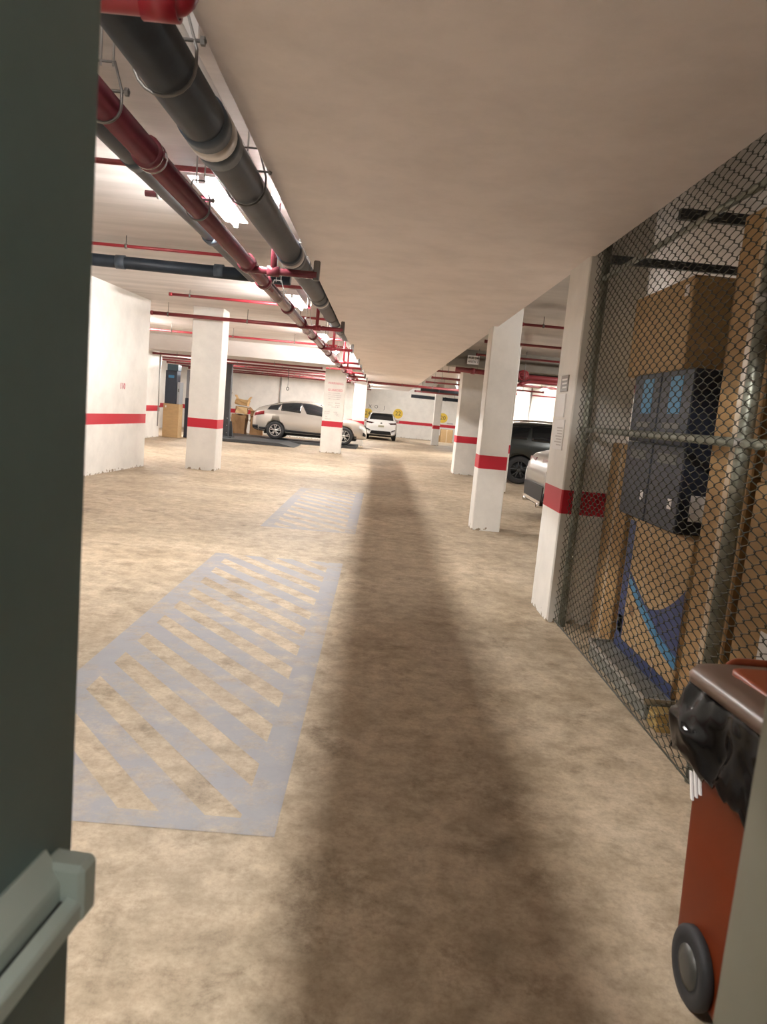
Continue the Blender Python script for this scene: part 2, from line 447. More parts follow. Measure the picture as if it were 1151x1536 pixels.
def pillar(x0, x1, y0, y1, z1, label):
    b = MB()
    n = .012
    b.prism([(x0 + n, y0), (x1 - n, y0), (x1, y0 + n), (x1, y1 - n), (x1 - n, y1), (x0 + n, y1), (x0, y1 - n), (x0, y0 + n)], 0, z1)
    o = b.build('pillar', M_WALL)
    struct(o, label); o['category'] = 'pillar'
    return o
p_left = pillar(-4.26, -3.60, 16.55, 17.2, ZC, 'free standing white pillar nearest the left block wall')
p_warn = pillar(-2.10, -1.36, 26.85, 27.5, ZL, 'white pillar with red warning lettering in front of the silver coupe')
pillar(-1.29, -.74, 34.0, 34.7, ZL, 'white pillar behind the hood of the silver coupe')
p_a = pillar(1.525, 1.95, 11.1, 11.55, ZR, 'white pillar standing alone on the right edge of the aisle')
pillar(2.30, 2.98, 22.1, 22.8, ZR, 'broad white pillar behind the aisle edge pillar')
pillar(2.52, 3.09, 17.4, 18.0, ZR, 'white pillar mostly hidden behind the aisle edge pillar')
p_c = pillar(1.565, 2.06, 6.15, 6.80, ZR, 'near white pillar with notices beside the wire cage')
pillar(3.02, 3.42, 42.6, 43.2, ZR, 'slim far pillar before the end wall')

# floor hatching
def clip_poly(poly, x0, x1, y0, y1):
    def cl(P, inside, inter):
        out = []
        for i in range(len(P)):
            a, b = P[i - 1], P[i]
            if inside(b):
                if not inside(a): out.append(inter(a, b))
                out.append(b)
            elif inside(a): out.append(inter(a, b))
        return out
    def ix(c): return lambda a, b: (c, a[1] + (b[1] - a[1]) * (c - a[0]) / (b[0] - a[0]))
    def iy(c): return lambda a, b: (a[0] + (b[0] - a[0]) * (c - a[1]) / (b[1] - a[1]), c)
    for ins, it in ((lambda p: p[0] >= x0, ix(x0)), (lambda p: p[0] <= x1, ix(x1)), (lambda p: p[1] >= y0, iy(y0)), (lambda p: p[1] <= y1, iy(y1))):
        poly = cl(poly, ins, it)
        if len(poly) < 3: return []
    return poly
def hatch(x0, x1, y0, y1, bw, pitch, dark, slope, phase, top=True):
    b = MB(); e = .0012
    def quad(p):
        b.add([(x, y, e) for x, y in p], [list(range(len(p)))])
    quad([(x0, y0), (x1, y0), (x1, y0 + bw * .75), (x0, y0 + bw * .75)]); (quad([(x0, y1 - bw), (x1, y1 - bw), (x1, y1), (x0, y1)]) if top else None)
    quad([(x0, y0 + bw * .75), (x0 + bw, y0 + bw * .75), (x0 + bw, y1 - bw), (x0, y1 - bw)]); quad([(x1 - bw, y0 + bw * .75), (x1, y0 + bw * .75), (x1, y1 - bw), (x1 - bw, y1 - bw)])
    xi0, xi1 = x0 + bw, x1 - bw
    k = -30
    while k < 60:
        c = phase + k * pitch
        P = clip_poly([(xi0, c - slope * xi0), (xi1, c - slope * xi1), (xi1, c - slope * xi1 + dark), (xi0, c - slope * xi0 + dark)], xi0, xi1, y0 + bw * .75, y1 - bw)
        if P: quad(P)
        k += 1
    o = b.build('floor_marking', M_PAINT)
    return struct(o, None)
hatch(-1.63, -.265, 2.65, 7.95, .15, .43, .225, 1.24, 2.275, False)['label'] = 'worn grey hatched floor marking nearest the door'
hatch(-1.47, -.20, 9.75, 14.8, .15, .46, .24, 1.1, 2.3)['label'] = 'faded grey hatched floor marking farther down the aisle'

# doors
d1 = MB()
ang = math.radians(6.3); dd = Vector((math.sin(ang), math.cos(ang), 0)); dn_ = Vector((math.cos(ang), -math.sin(ang), 0))
latch = Vector((-.385, .985, 0)); hinge = latch - dd * .92
def dpt(u, n, z): return hinge + dd * u + dn_ * n + Vector((0, 0, z))
d1.hull([dpt(u, n, z) for u in (0, .917) for n in (-.045, 0) for z in (.01, 2.34)] + [dpt(.92, n, z) for n in (-.042, -.003) for z in (.01, 2.34)])
door1 = struct(d1.build('door_1', M_DOOR), 'dark green grey steel door held open at left')
def slab(mb, u0, u1, n0, n1, z0, z1, c=.004, mi=0):
    pts = []
    for u in (u0, u1):
        for n in (n0, n1):
            for z in (z0, z1):
                su, sn, sz = (c if u == u0 else -c), (c if n == n0 else -c), (c if z == z0 else -c)
                pts += [dpt(u, n + sn, z + sz), dpt(u + su, n, z + sz), dpt(u + su, n + sn, z)]
    mb.hull(pts, mi)
def profile(u0, u1, pts, mb=None):
    mb = mb or MB(); return mb.hull([dpt(u, n, z) for u in (u0, u1) for n, z in pts])
pbo = profile(.10, .845, [(0, .928), (0, 1.038), (.004, 1.040), (.028, 1.006), (.030, 1.0), (.030, .932), (.026, .928)]).build('push_bar', M_ALU, door1)
profile(.14, .842, [(.0365, .946), (.0365, .980), (.040, .984), (.054, .978), (.057, .973), (.057, .950), (.053, .946)]).build('touch_bar', M_ALU, pbo)
profile(.14, .842, [(.0295, .952), (.0295, .976), (.037, .976), (.037, .952)]).build('groove', M_DARK, pbo)
pb = MB(); slab(pb, .836, .878, .0, .060, .944, 1.026, .007); pb.build('end_cap', M_ALU, pbo)
d2 = MB(); d2.hull([(x, y, z) for (x, y) in ((.532, .92), (.560, .05), (.605, .05), (.577, .92)) for z in (.01, 2.34)])
door2 = struct(d2.build('door_2', M_LEAF), 'pale grey steel door leaf at the right edge')

# ------------------------------------------------------------------ lamps
def lamp_proto():
    t = empty('ceiling_lamp', 'x', 'lamp')
    h = MB()
    h.hull([(x, y, z) for (x, z) in ((-.115, 0.0), (.115, 0.0), (.115, .015), (.06, .09), (-.06, .09), (-.115, .015)) for y in (-.75, .75)])
    h.build('housing', M_HOUSE, t)
    for s in (-1, 1): MB().bbox((-.022, s * .735 - .015, -.055), (.022, s * .735 + .015, .0), .004).build('lamp_holder', M_HOUSE, t)
    b = MB()
    b.tube([(0, -.72, -.03), (0, .72, -.03)], .021, 12)
    b.build('tube', M_TUBE, t)
    return t
LP = lamp_proto()
labels_main = ['ceiling lamp just inside the doorway', 'glaring ceiling lamp between the black and maroon pipes, nearest one in view', 'second ceiling lamp along the pipe run',
               'third ceiling lamp along the pipe run', 'ceiling lamp just before the low slab by the warning pillar', 'aisle ceiling lamp near the hood of the coupe', 'aisle ceiling lamp before the white car', 'aisle ceiling lamp at the end wall']
labels_side = ['added unseen lamp beside the left block wall', 'ceiling lamp in the right bays nearest the cage', 'ceiling lamp in the left recess', 'added unseen lamp over the cardboard heap', 'added unseen lamp over the silver coupe',
               'ceiling lamp over the grey car', 'ceiling lamp behind the dark car', 'added fill lamp between the dark car and the bright wall', 'ceiling lamp before the bright white wall', 'ceiling lamp over the far parking spaces']
first = True
for (x, y, z, k), lb in list(zip(LAMPS_MAIN, labels_main)) + list(zip(LAMPS_SIDE, labels_side)):
    o = LP if first else copy_tree(LP)
    first = False
    o.location = (x, y, z); o['label'] = lb; o['group'] = 'ceiling tube lamps'
    zc = ZC if (z > 3.3 and x < 0) else (ZL if x < 0 else ZR)
    if k != 1.0:
        for ch in [c for c in bpy.data.objects if c.parent == o and c.name.startswith('tube')]:
            ch.material_slots[0].link = 'OBJECT'; ch.material_slots[0].material = mat('lamp_tube_%d' % int(k * 100), (1, 1, 1), .5, emit=TUBE * k, emit_rgb=(1.0, .965, .925))
    for s in (-.5, .5): MB().tube([(0, s, .085), (0, s, zc - z)], .008, 6).build('stem', M_ROD, o)

lob = empty('ceiling_lamp', 'round lamp on the lobby ceiling behind the doorway', 'lamp', (0.05, -.70, 2.95))
MB().lathe([(0, .0), (.13, .0), (.13, .05), (.06, .08), (0, .08)], 'z', (0, 0, 0), 24).build('housing', M_HOUSE, lob)
MB().lathe([(0, -.07), (.05, -.06), (.09, -.03), (.10, .0), (0, .0)], 'z', (0, 0, 0), 24).build('diffuser', mat('lobby_lamp_glass', (1, 1, 1), .5, emit=TUBE * .20, emit_rgb=(.92, 1.0, .95)), lob)
MB().tube([(0, 0, .07), (0, 0, ZC - 2.95)], .010, 8).build('stem', M_ROD, lob)

# ------------------------------------------------------------------ pipes along the aisle
def lerp(a, b, t): return a + (b - a) * t
big = empty('drain_pipe', 'fat black cast iron drain pipe running along the soffit edge', 'pipe')
def bigz(y): return 2.89 + .024 * (y - 2.8)
BX = -.945
MB().tube([(BX, y, bigz(y)) for y in (.05, 4, 8, 12, 16.9)] + [(BX, 17.2, bigz(17.2) + .06), (BX, 17.35, 3.54)], .108, 28).build('pipe_run', M_IRON, big)
def sleeve(y0, y1, r, m, nm, parent, px=BX, fz=bigz):
    MB().lathe([(r - .02, y0), (r, y0), (r, y1), (r - .02, y1)], 'y', (px, 0, fz((y0 + y1) / 2)), 28).build(nm, m, parent)
for y in (3.78, 6.95, 10.2, 13.4):
    sleeve(y - .16, y - .02, .117, M_IRONG, 'coupling', big)
    sleeve(y - .015, y + .09, .121, M_BANDS, 'band', big)
    sleeve(y + .09, y + .26, .117, M_IRONG, 'coupling', big)

mx_, mz_, mr_ = -1.345, 2.885, .066
mar = empty('sprinkler_main', 'glossy maroon sprinkler main running along the aisle below the lamps', 'pipe')
MB().tube([(mx_, y, mz_) for y in (.05, 10, 20, 30, 45.5)], mr_, 20).build('pipe_run', M_MAROON, mar)
CROSS = [7.05, 11.7, 15.6, 19.8, 22.2, 25.0, 27.8, 31.0, 34.5, 38.5, 43.0]
for y in [4.15, 8.0, 10.0, 13.6, 17.6] + CROSS:
    c = MB(); c.lathe([(mr_ - .01, -.055), (mr_ + .018, -.055), (mr_ + .018, -.02), (mr_ + .012, -.012), (mr_ + .012, .012), (mr_ + .018, .02), (mr_ + .018, .055), (mr_ - .01, .055)], 'y', (mx_, y, mz_), 20)
    for s in (-1, 1): c.bbox((mx_ + s * .07 - .02, y - .03, mz_ - .015), (mx_ + s * .07 + .02, y + .03, mz_ + .015), .004)
    c.build('coupling', M_MAROON, mar)

sec = empty('drain_pipe', 'second black drain pipe behind the maroon main, ending at the cross pipe', 'pipe')
MB().tube([(-1.81, .05, 3.2), (-1.82, 5, 3.2), (-1.83, 10.0, 3.24)], .075, 20).build('pipe_run', M_IRON, sec)
for y in (4.4, 5.3, 7.6):
    MB().lathe([(.06, -.07), (.084, -.07), (.084, .07), (.06, .07)], 'y', (-1.82, y, 3.205), 20).build('coupling', M_IRONG, sec)
crs = empty('drain_pipe', 'horizontal black drain pipe crossing under the left ceiling', 'pipe')
MB().tube([(-5.44, 10.15, 3.30), (-5, 10.15, 3.30), (-1.35, 10.15, 3.27)], .08, 20).build('pipe_run', M_IRON, crs)
for x in (-3.6, -2.3):
    MB().lathe([(.06, -.06), (.09, -.06), (.09, .06), (.06, .06)], 'x', (x, 10.15, 3.29), 20).build('coupling', M_IRONG, crs)

# conduits beside the soffit
for i, (x, z, lb) in enumerate([(-1.10, 3.36, 'thin white conduit between the fat drain pipe and the soffit'), (-1.14, 3.40, 'thinner white conduit just left of the other one above the fat drain pipe')]):
    b = MB(); b.tube([(x, .05, z), (x, 24.9, z)], .013 if i == 0 else .009, 8)
    for y in range(1, 24, 3): b.box((x - .02, y, z), (x + .02, y + .03, ZC))
    tag(b.build('conduit', M_COND), lb, 'conduit', 'conduits beside the soffit')

# cross branches: riser, stub to the right, branch to the left
BR = []
ORD = ['first', 'second', 'third', 'fourth', 'fifth', 'sixth', 'seventh', 'eighth', 'ninth', 'tenth', 'eleventh']
for i, y in enumerate(CROSS):
    zc = ZC if y < 25 else ZL
    b = empty('sprinkler_branch', ORD[i] + ' red sprinkler branch crossing under the drain pipe, counted from the door', 'pipe', (0, 0, 0), 0, 'sprinkler branches along the main')
    m = M_MAROON if i == 0 else M_RED
    r = .030 if i else .034
    zz = mz_ - .052
    MB().tube([(mx_, y, zz), (-.70, y, zz)], r, 12).build('stub', m, b)
    e = MB(); e.bbox((-.735, y - .02, zz - .05), (-.675, y + .02, zz + .13), .01); e.build('end_clip', M_DKROD, b)
    rx = -1.10
    MB().tube([(rx, y - .01, zz), (rx, y - .01, zc - .12)], r * .9, 12).build('riser', m, b)
    MB().lathe([(r, -.055), (r + .014, -.055), (r + .014, .055), (r, .055)], 'x', (rx, y, zz), 14).build('tee', m, b)
    zb = zc - .14
    xl = -1.95 if i != 0 else -2.3
    MB().tube(fillet([(rx, y - .01, zc - .2), (rx, y - .01, zb), (xl, y - .01, zb)], .05), r * .85, 12).build('branch_pipe', m, b)
    hh = MB()
    hh.tube([(xl + .12, y - .01, zb + r * .8), (xl + .12, y - .01, zc)], .006, 6); hh.lathe([(r * .85, -.012), (r * 1.2, -.012), (r * 1.2, .012), (r * .85, .012)], 'x', (xl + .12, y - .01, zb), 10)
    hh.build('hanger_strap', M_DKROD, b)

def red_line(x0, x1, y, z, r, m, label, ceil, group='sprinkler lines under the ceilings', cat='pipe', step=1.7):
    t = empty('sprinkler_pipe', label, cat, (0, 0, 0), 0, group)
    MB().tube([(x0, y, z), (x1, y, z)], r, 12).build('pipe_run', m, t)
    x = x0 + .35
    while x < x1 - .1:
        h = MB()
        h.tube([(x, y, z + r), (x, y, ceil)], .006, 6)
        h.lathe([(r, -.015), (r + .010, -.015), (r + .010, .015), (r, .015)], 'x', (x, y, z), 10)
        h.build('hanger_strap', M_DKROD, t)
        x += step
    for xe in (x0, x1): MB().lathe([(0, -.03), (r + .008, -.03), (r + .008, .03), (0, .03)], 'x', (xe, y, z), 12).build('end_cap', m, t)
    return t
red_line(-4.6, -1.30, 6.15, 3.40, .022, M_DKRED, 'thin dark red line above the nearest lamp', ZC)
red_line(-5.44, -2.05, 9.72, 3.42, .020, M_RED, 'thin bright red line just over the black cross pipe', ZC)
red_line(-4.06, -1.5, 14.1, 3.44, .026, M_RED, 'short red line in front of the free standing left pillar', ZC)
red_line(-5.08, -1.4, 16.3, 3.30, .040, M_DKRED, 'thick dark red line touching the top of the left pillar', ZC)
red_line(-8.0, -1.4, 20.9, 3.32, .030, M_RED, 'red line behind the top of the left pillar', ZC)
for k, (y, z, xr) in enumerate([(26.3, 2.95, -2.2), (28.4, 2.94, -1.6), (30.2, 2.93, -1.6), (32.3, 2.92, -1.6), (34.4, 2.9, -1.6), (35.9, 2.88, -1.6)]):
    red_line(-9.3, xr, y, z, .035, M_DKRED, ORD[k] + ' dark red line below the low slab, counted back towards the rear wall', ZL)
red_line(-.9, 3.6, 34.5, 2.93, .055, M_DKRED, 'dark red pipe crossing beneath the far end of the soffit', ZS, step=1.4)
# near red pipe over the door
nr = empty('sprinkler_pipe', 'bright red pipe elbow at the top beside the open door', 'pipe')
MB().tube(fillet([(-2.6, 2.20, 2.70), (-.63, 2.20, 2.70), (-.63, 2.20, 3.03)], .05), .036, 16).build('pipe_run', M_RED2, nr)
MB().lathe([(.036, -.07), (.046, -.07), (.046, .03), (.036, .03)], 'x', (-.68, 2.20, 2.70), 16).build('elbow_collar', M_RED2, nr)

# clevis hangers
def clevis(px, py, pz, r, zc, label, group, m, twin=False):
    t = empty('pipe_hanger', label, 'hanger', (px, py, pz), 0, group)
    k = r + .012
    b = MB(); s = .007
    b.tube(fillet([(-k, 0, .03), (-k, 0, .05)], .01) + [(-k, 0, .06), (-k * .55, 0, k + .10), (k * .55, 0, k + .10), (k, 0, .06), (k, 0, .0)]
           + [(k * math.cos(a), 0, k * math.sin(a)) for a in [-PI * j / 10 for j in range(1, 11)]] + [(-k, 0, .03)], s, 6)
    b.build('yoke', m, t)
    MB().tube([(-k - .03, 0, k * .75), (k + .035, 0, k * .75)], .007, 6).build('cross_bolt', m, t)
    n = MB(); n.lathe([(0, -.008), (.018, -.008), (.018, .008), (0, .008)], 'x', (k + .022, 0, k * .75), 6, smooth=False); n.build('nut', m, t)
    for dx in ((-.02, .035) if twin else (0,)): MB().tube([(dx, 0, k + .08), (dx, 0, zc - pz)], .006, 6).build('rod', M_ROD, t)
    return t
for i, y in enumerate((3.05, 4.75, 7.6, 9.6, 12.3, 14.9)):
    clevis(BX, y, bigz(y), .108, ZC, ORD[i] + ' steel hanger on the fat black drain pipe, counted from the door', 'drain pipe hangers', M_DKROD)
for i, y in enumerate((3.5, 5.2, 9.0, 12.6, 16.6, 21.0)):
    clevis(mx_, y, mz_, mr_, ZC, ORD[i] + ' hanger on the maroon main, counted from the door', 'sprinkler main hangers', M_DKROD if i < 2 else M_ROD, True)

# ------------------------------------------------------------------ right hand pipes
def fat_line(nm, label, cat, pts, r, m, n=16, fr=.12):
    t = empty(nm, label, cat)
    MB().tube(fillet(pts, fr), r, n).build('pipe_run', m, t)
    for p, q in zip(pts[:-1], pts[1:]):
        p, q = Vector(p), Vector(q)
        for f in (.3, .7):
            a = p.lerp(q, f); d = (q - p).normalized() * .05
            MB().tube([a - d, a + d], r + .016, n).build('coupling', m, t)
            a = p.lerp(q, f + .08)
            MB().tube([a, (a.x, a.y, ZR)], .008, 6).build('hanger_rod', M_DKROD, t)
    return t
red_line(2.15, 8.5, 12.3, 3.25, .022, M_DKRED, 'nearest dark line under the glossy right hand ceiling', ZR, 'lines under the right hand ceiling')
red_line(2.0, 9.5, 15.4, 3.25, .026, M_DKRED, 'middle dark line under the glossy right hand ceiling', ZR, 'lines under the right hand ceiling')
red_line(2.2, 9.5, 18.3, 3.22, .026, M_DKRED, 'dark line just before the downstand beam', ZR, 'lines under the right hand ceiling')
fat_line('fire_pipe', 'fat dark red fire pipe with a valve between the aisle edge pillar and the cage', 'pipe', [(1.75, 18.75, 2.86), (3.2, 18.75, 2.82), (9.0, 18.75, 2.80)], .062, M_DKRED)
fat_line('fire_pipe', 'slanting maroon pipe below the fat red fire pipe', 'pipe', [(2.95, 18.3, 2.45), (3.55, 18.45, 2.70), (9.0, 18.6, 2.72)], .04, M_DKRED)
vl = empty('fire_valve', 'red gate valve on the fire pipe beyond the aisle edge pillar', 'valve', (3.42, 18.72, 2.84))
MB().lathe([(0, -.12), (.10, -.12), (.13, -.05), (.13, .05), (.10, .12), (0, .12)], 'x', (0, 0, 0), 16).build('valve_body', M_DKRED, vl)
v = MB(); v.tube([(.12 * math.cos(a), -.2, .0 + .12 * math.sin(a)) for a in [2 * PI * j / 20 for j in range(20)]], .014, 8, closed=True)
for j in range(4): v.tube([(0, -.2, 0), (.12 * math.cos(j * PI / 2), -.2, .12 * math.sin(j * PI / 2))], .009, 6)
v.tube([(0, -.22, 0), (0, -.05, 0)], .014, 8)
v.build('hand_wheel', M_RED, vl)
dk = MB(); dk.bbox((3.1, 20.3, 2.78), (9.5, 20.9, 3.12), .02); dko = tag(dk.build('air_duct', mat('dark_duct', (.035, .035, .03), .5)), 'dark horizontal air duct above the dark car', 'duct')
for x in (3.6, 5.4, 7.2): MB().box((x - .02, 20.58, 3.11), (x + .02, 20.62, ZR)).build('duct_strap', M_DKROD, dko)
fat_line('drain_pipe', 'black pipe running across before the end wall', 'pipe', [(1.7, 44.5, 2.72), (8.5, 44.5, 2.66)], .10, M_IRON)
fat_line('drain_pipe', 'black pipe under the far right ceiling before the slim pillar', 'pipe', [(1.75, 35.2, 2.86), (4.6, 35.2, 2.85)], .09, M_IRON)
for k, (y, z, r, m, lb) in enumerate([(24.5, 3.12, .03, M_DKRED, 'thin red line beside the top of the broad pillar'), (27.0, 3.02, .04, M_DKRED, 'red line crossing behind the broad pillar'), (30.5, 3.0, .035, M_DKRED, 'dark red line midway to the far black pipes'), (40.5, 2.9, .05, M_DKRED, 'dark red line between the two far black pipes')]):
    red_line(1.72, 6.5, y, z, r, m, lb, ZR, 'lines beyond the downstand beam', step=.9)
rd = MB(); rd.tube([(4.6, 35.96, 3.06), (8.8, 35.96, 3.06)], .03, 10); tag(rd.build('sprinkler_pipe', M_RED), 'thin red pipe fixed across the bright white wall', 'pipe')
cd = MB(); cd.tube([(7.12, 35.93, .0), (7.12, 35.93, ZR)], .035, 8); tag(cd.build('conduit', M_ROD), 'vertical grey conduit on the bright white wall', 'conduit')
lv = empty('wall_louver', 'grey louvered vent high on the bright white wall', 'vent', (6.75, 35.98, 3.72 - .62))
f = MB(); f.box((-.32, -.05, -.13), (.32, .018, .13)); f.build('frame', M_COND, lv)
f = MB()
for k in range(5): f.box((-.28, -.065, -.11 + k * .045), (.28, -.045, -.085 + k * .045))
f.build('blades', M_ROD, lv)
ep = empty('wall_panel', 'white framed panel on the bright wall above the dark car', 'panel', (6.6, 35.98, 2.1))
f = MB(); f.box((-.45, -.04, -.75), (.42, .018, .35)); f.build('board', M_COND, ep)
f = MB()
for a, c in (((-.47, -.06, -.77), (-.44, -.03, .37)), ((.40, -.06, -.77), (.43, -.03, .37)), ((-.47, -.06, .34), (.43, -.03, .37)), ((-.47, -.06, .08), (.43, -.03, .11))): f.box(a, c)
f.build('frame', M_ROD, ep)

# signs and lettering
sg = empty('hanging_sign', 'small white sign with dark lettering on the downstand beam', 'sign', (2.22, 19.18, 3.15))
MB().bbox((-.15, -.012, -.11), (.15, .017, .11), .004).build('plate', M_LABEL, sg)
text('FLR 24', .085, M_INK, (0, -.013, .045), (1, 0, 0), (0, 0, 1), sg)
text('AREA 2', .085, M_INK, (0, -.013, -.045), (1, 0, 0), (0, 0, 1), sg)
def disc(x, z, num, label, m=M_YEL):
    t = empty('space_number', label, 'sign', (x, YB - .002, z), 0, 'yellow parking space numbers')
    MB().lathe([(0, -.012), (.33, -.012), (.33, .0), (0, .0)], 'y', (0, 0, 0), 32, smooth=False).build('disc', m, t)
    text(num, .40, M_INK, (0, -.014, 0), (1, 0, 0), (0, 0, 1), t)
disc(1.16, 1.60, '22', 'yellow disc with number 22 on the end wall')
disc(4.24, 1.58, '20', 'yellow disc with number 20 on the end wall')
disc(-.90, 1.45, '24', 'yellow disc half hidden behind the white car')
tag(MB().bbox((4.55, YB - .02, 1.20), (4.98, YB - .001, 1.27), .004).build('wall_tag', mat('grey_tag', (.4, .38, .42), .6)), 'small grey tag beside the yellow disc 20', 'sign')
for x, ch, lb in ((-.78, 'X', 'grey letter X on the end wall'), (-.36, 'O', 'grey letter O on the end wall above the white car'), (.20, 'J', 'grey letter J on the end wall above the white car')):
    tag(text(ch, .32, M_INK, (x, YB - .004, 1.92), (1, 0, 0), (0, 0, 1)), lb, 'lettering')
wx, wy = -1.70, 26.848
for body, sz, z, m in (('WARNING', .115, 2.49, M_RINK), ('GUARDED', .115, 2.25, M_RINK)):
    text(body, sz, m, (wx, wy, z), (1, 0, 0), (0, 0, 1), p_warn)
sm = MB()
rr = random.Random(3)
for row, (z, xs, xe) in enumerate([(2.13, -.24, .17), (2.06, -.24, .22), (1.99, -.24, .22), (1.92, -.24, .18), (1.78, -.22, -.05), (1.78, .03, .2), (1.70, -.22, -.06), (1.70, .05, .2), (1.64, -.1, .2), (1.46, -.34, -.13), (1.40, -.34, -.15), (1.46, .0, .14), (1.40, .05, .18), (1.34, .1, .2), (1.28, -.28, -.2), (1.2, -.3, -.1)]):
    x = xs
    while x < xe:
        w = rr.uniform(.015, .04)
        sm.box((wx + x, wy - .002, z), (wx + min(x + w, xe), wy + .001, z + rr.uniform(.02, .035))); x += w + .014
sm.build('faded_lines', M_GINK, p_warn)

# notices on the near pillar
def paper(y0, y1, z0, z1, m, label, extra=None):
    t = tag(MB().bbox((1.557, y0, z0), (1.566, y1, z1), .002).build('notice', m), label, 'notice', 'notices on the near pillar')
    if extra: extra(t)
    return t
def lines(m, y0, y1, z0, z1, n):
    def fn(t):
        b = MB()
        for k in range(n):
            z = lerp(z1, z0, (k + .5) / n); b.box((1.5545, y0, z - (z1 - z0) / n * .22), (1.558, lerp(y0, y1, rr.uniform(.6, 1)), z + (z1 - z0) / n * .22))
        b.build('print', m, t)
    return fn
paper(6.37, 6.62, 1.96, 2.10, mat('dark_notice', (.22, .20, .18), .5), 'dark printed notice highest on the near pillar', lines(M_LABEL, 6.40, 6.60, 1.98, 2.08, 3))
paper(6.40, 6.68, 1.74, 1.94, M_LABEL, 'white notice under the dark one on the near pillar')
paper(6.33, 6.68, 1.46, 1.72, M_LABEL, 'white printed list lowest on the near pillar', lines(M_GINK, 6.36, 6.62, 1.49, 1.66, 7))

# ------------------------------------------------------------------ wire cage
FX = 1.625
cage = empty('chain_link_fence', 'tall chain link fence of the storage cage with galvanised posts and rails', 'fence', (0, 0, 0))
def wire_mesh():
    b = MB(); s, P, tl = .058, .060, .020
    y0, y1, z0, z1 = 2.0, 6.12, .03, 3.38
    nc = int((y1 - y0) / s); nr = int((z1 - z0) / P)
    R = .0028
    rng = random.Random(2)
    for k in range(nc + 1):
        # zigzag wire between columns k and k+1
        pts = []
        yc = y0 + k * s
        for j in range(nr * 2 + 1):
            z = z0 + j * P / 2
            side = (1 if (j + k) % 2 else -1)
            # interlocking bends: a short straight lap at each bend
            a = s * .5 + tl * .12
            wob = .0025 * noise.noise(Vector((yc * 9, z * 9, k)))
            pts.append((FX + .003 * side, yc + side * a + wob, z - P * .10))
            pts.append((FX - .003 * side, yc + side * a + wob, z + P * .10))
        b.tube(pts, R, 4, caps=False)
    return b
wire_mesh().build('wire_mesh', M_WIRE, cage)
for y, r in ((6.05, .032), (3.40, .035), (2.05, .032)):
    p = MB(); p.tube([(FX + .045, y, 0), (FX + .045, y, 3.38)], r, 18); p.build('post', M_POST, cage)
for z, r in ((1.655, .024), (2.84, .020)):
    p = MB(); p.tube([(FX + .036, 2.0, z), (FX + .036, 6.13, z)], r, 14); p.build('rail', M_POST, cage)
p = MB()
for k in range(70): pass
p.tube([(FX, 2.0, .03), (FX, 6.12, .03)], .005, 6); p.build('bottom_wire', M_WIRE, cage)
p = MB()
for z in (1.655, 2.84, .4, 2.3):
    p.lathe([(.038, -.02), (.044, -.02), (.044, .02), (.038, .02)], 'z', (FX + .045, 3.40, z), 16)
p.build('clamp', M_ROD, cage)
for y, x1 in ((4.54, 3.4), (5.85, 3.4)):
    p = MB(); p.box((FX + .02, y - .02, 2.92), (x1, y + .02, 2.98)); p.build('crossbar', M_LIFT, cage)

def carton(a, b, m, label, group=None, tape=None, r=.008, extra=None, nm='cardboard_box', lid=True):
    """A closed carton as one thing: shell, tape strips, prints."""
    cx, cy = (a[0] + b[0]) / 2, (a[1] + b[1]) / 2
    loc = (cx, cy, a[2])
    A = (a[0] - cx, a[1] - cy, 0); B = (b[0] - cx, b[1] - cy, b[2] - a[2])
    s = MB(); s.bbox(A, B, r)
    o = tag(s.build(nm, m, None, loc), label, 'box', group)
    t = MB()
    w = .025
    if tape == 'x':      # strip running round over the aisle face
        t.box((A[0] - .0015, -w, .0), (A[0] + .003, w, B[2]))
        t.box((A[0], -w, B[2] - .003), (B[0], w, B[2] + .0015))
    if tape == 'y':      # strip on the face looking at the door
        t.box((-w, A[1] - .0015, 0), (w, A[1] + .003, B[2])); t.box((-w, A[1], B[2] - .003), (w, B[1], B[2] + .0015))
    if tape: t.build('tape', M_TAPE, o)
    if extra: extra(o, A, B)
    return o
def face_patch(nm, m, fy0, fy1, fz0, fz1):
    def fn(o, A, B):
        y = lambda f: lerp(A[1], B[1], f); z = lambda f: lerp(0, B[2], f)
        MB().box((A[0] - .0025, y(fy0), z(fz0)), (A[0] + .004, y(fy1), z(fz1))).build(nm, m, o)
    return fn
def front_patch(nm, m, fx0, fx1, fz0, fz1):
    def fn(o, A, B):
        x = lambda f: lerp(A[0], B[0], f); z = lambda f: lerp(0, B[2], f)
        MB().box((x(fx0), A[1] - .0025, z(fz0)), (x(fx1), A[1] + .004, z(fz1))).build(nm, m, o)
    return fn
def multi(*fs):
    def fn(o, A, B):
        for f in fs: f(o, A, B)
    return fn
G = 'cartons stored in the wire cage'
carton((1.92, 5.57, 0), (2.45, 6.10, 1.57), M_CARD, 'tall brown carton standing on the floor beside the near pillar', G, 'x')
tr = empty('storage_platform', 'low grey platform with a pale metal edge under the blue wave carton', 'platform', (0, 0, 0))
MB().bbox((1.69, 4.14, .0), (2.2, 5.30, .125), .006).build('deck', mat('grey_deck', (.20, .20, .18), .6, noise_amt=.25, scale=9), tr)
e = MB(); e.box((1.678, 4.13, .10), (1.692, 5.31, .134)); e.box((1.678, 4.128, .10), (2.2, 4.142, .134)); e.box((1.678, 5.296, .10), (2.2, 5.31, .134)); e.build('edge_strip', M_BANDS, tr)

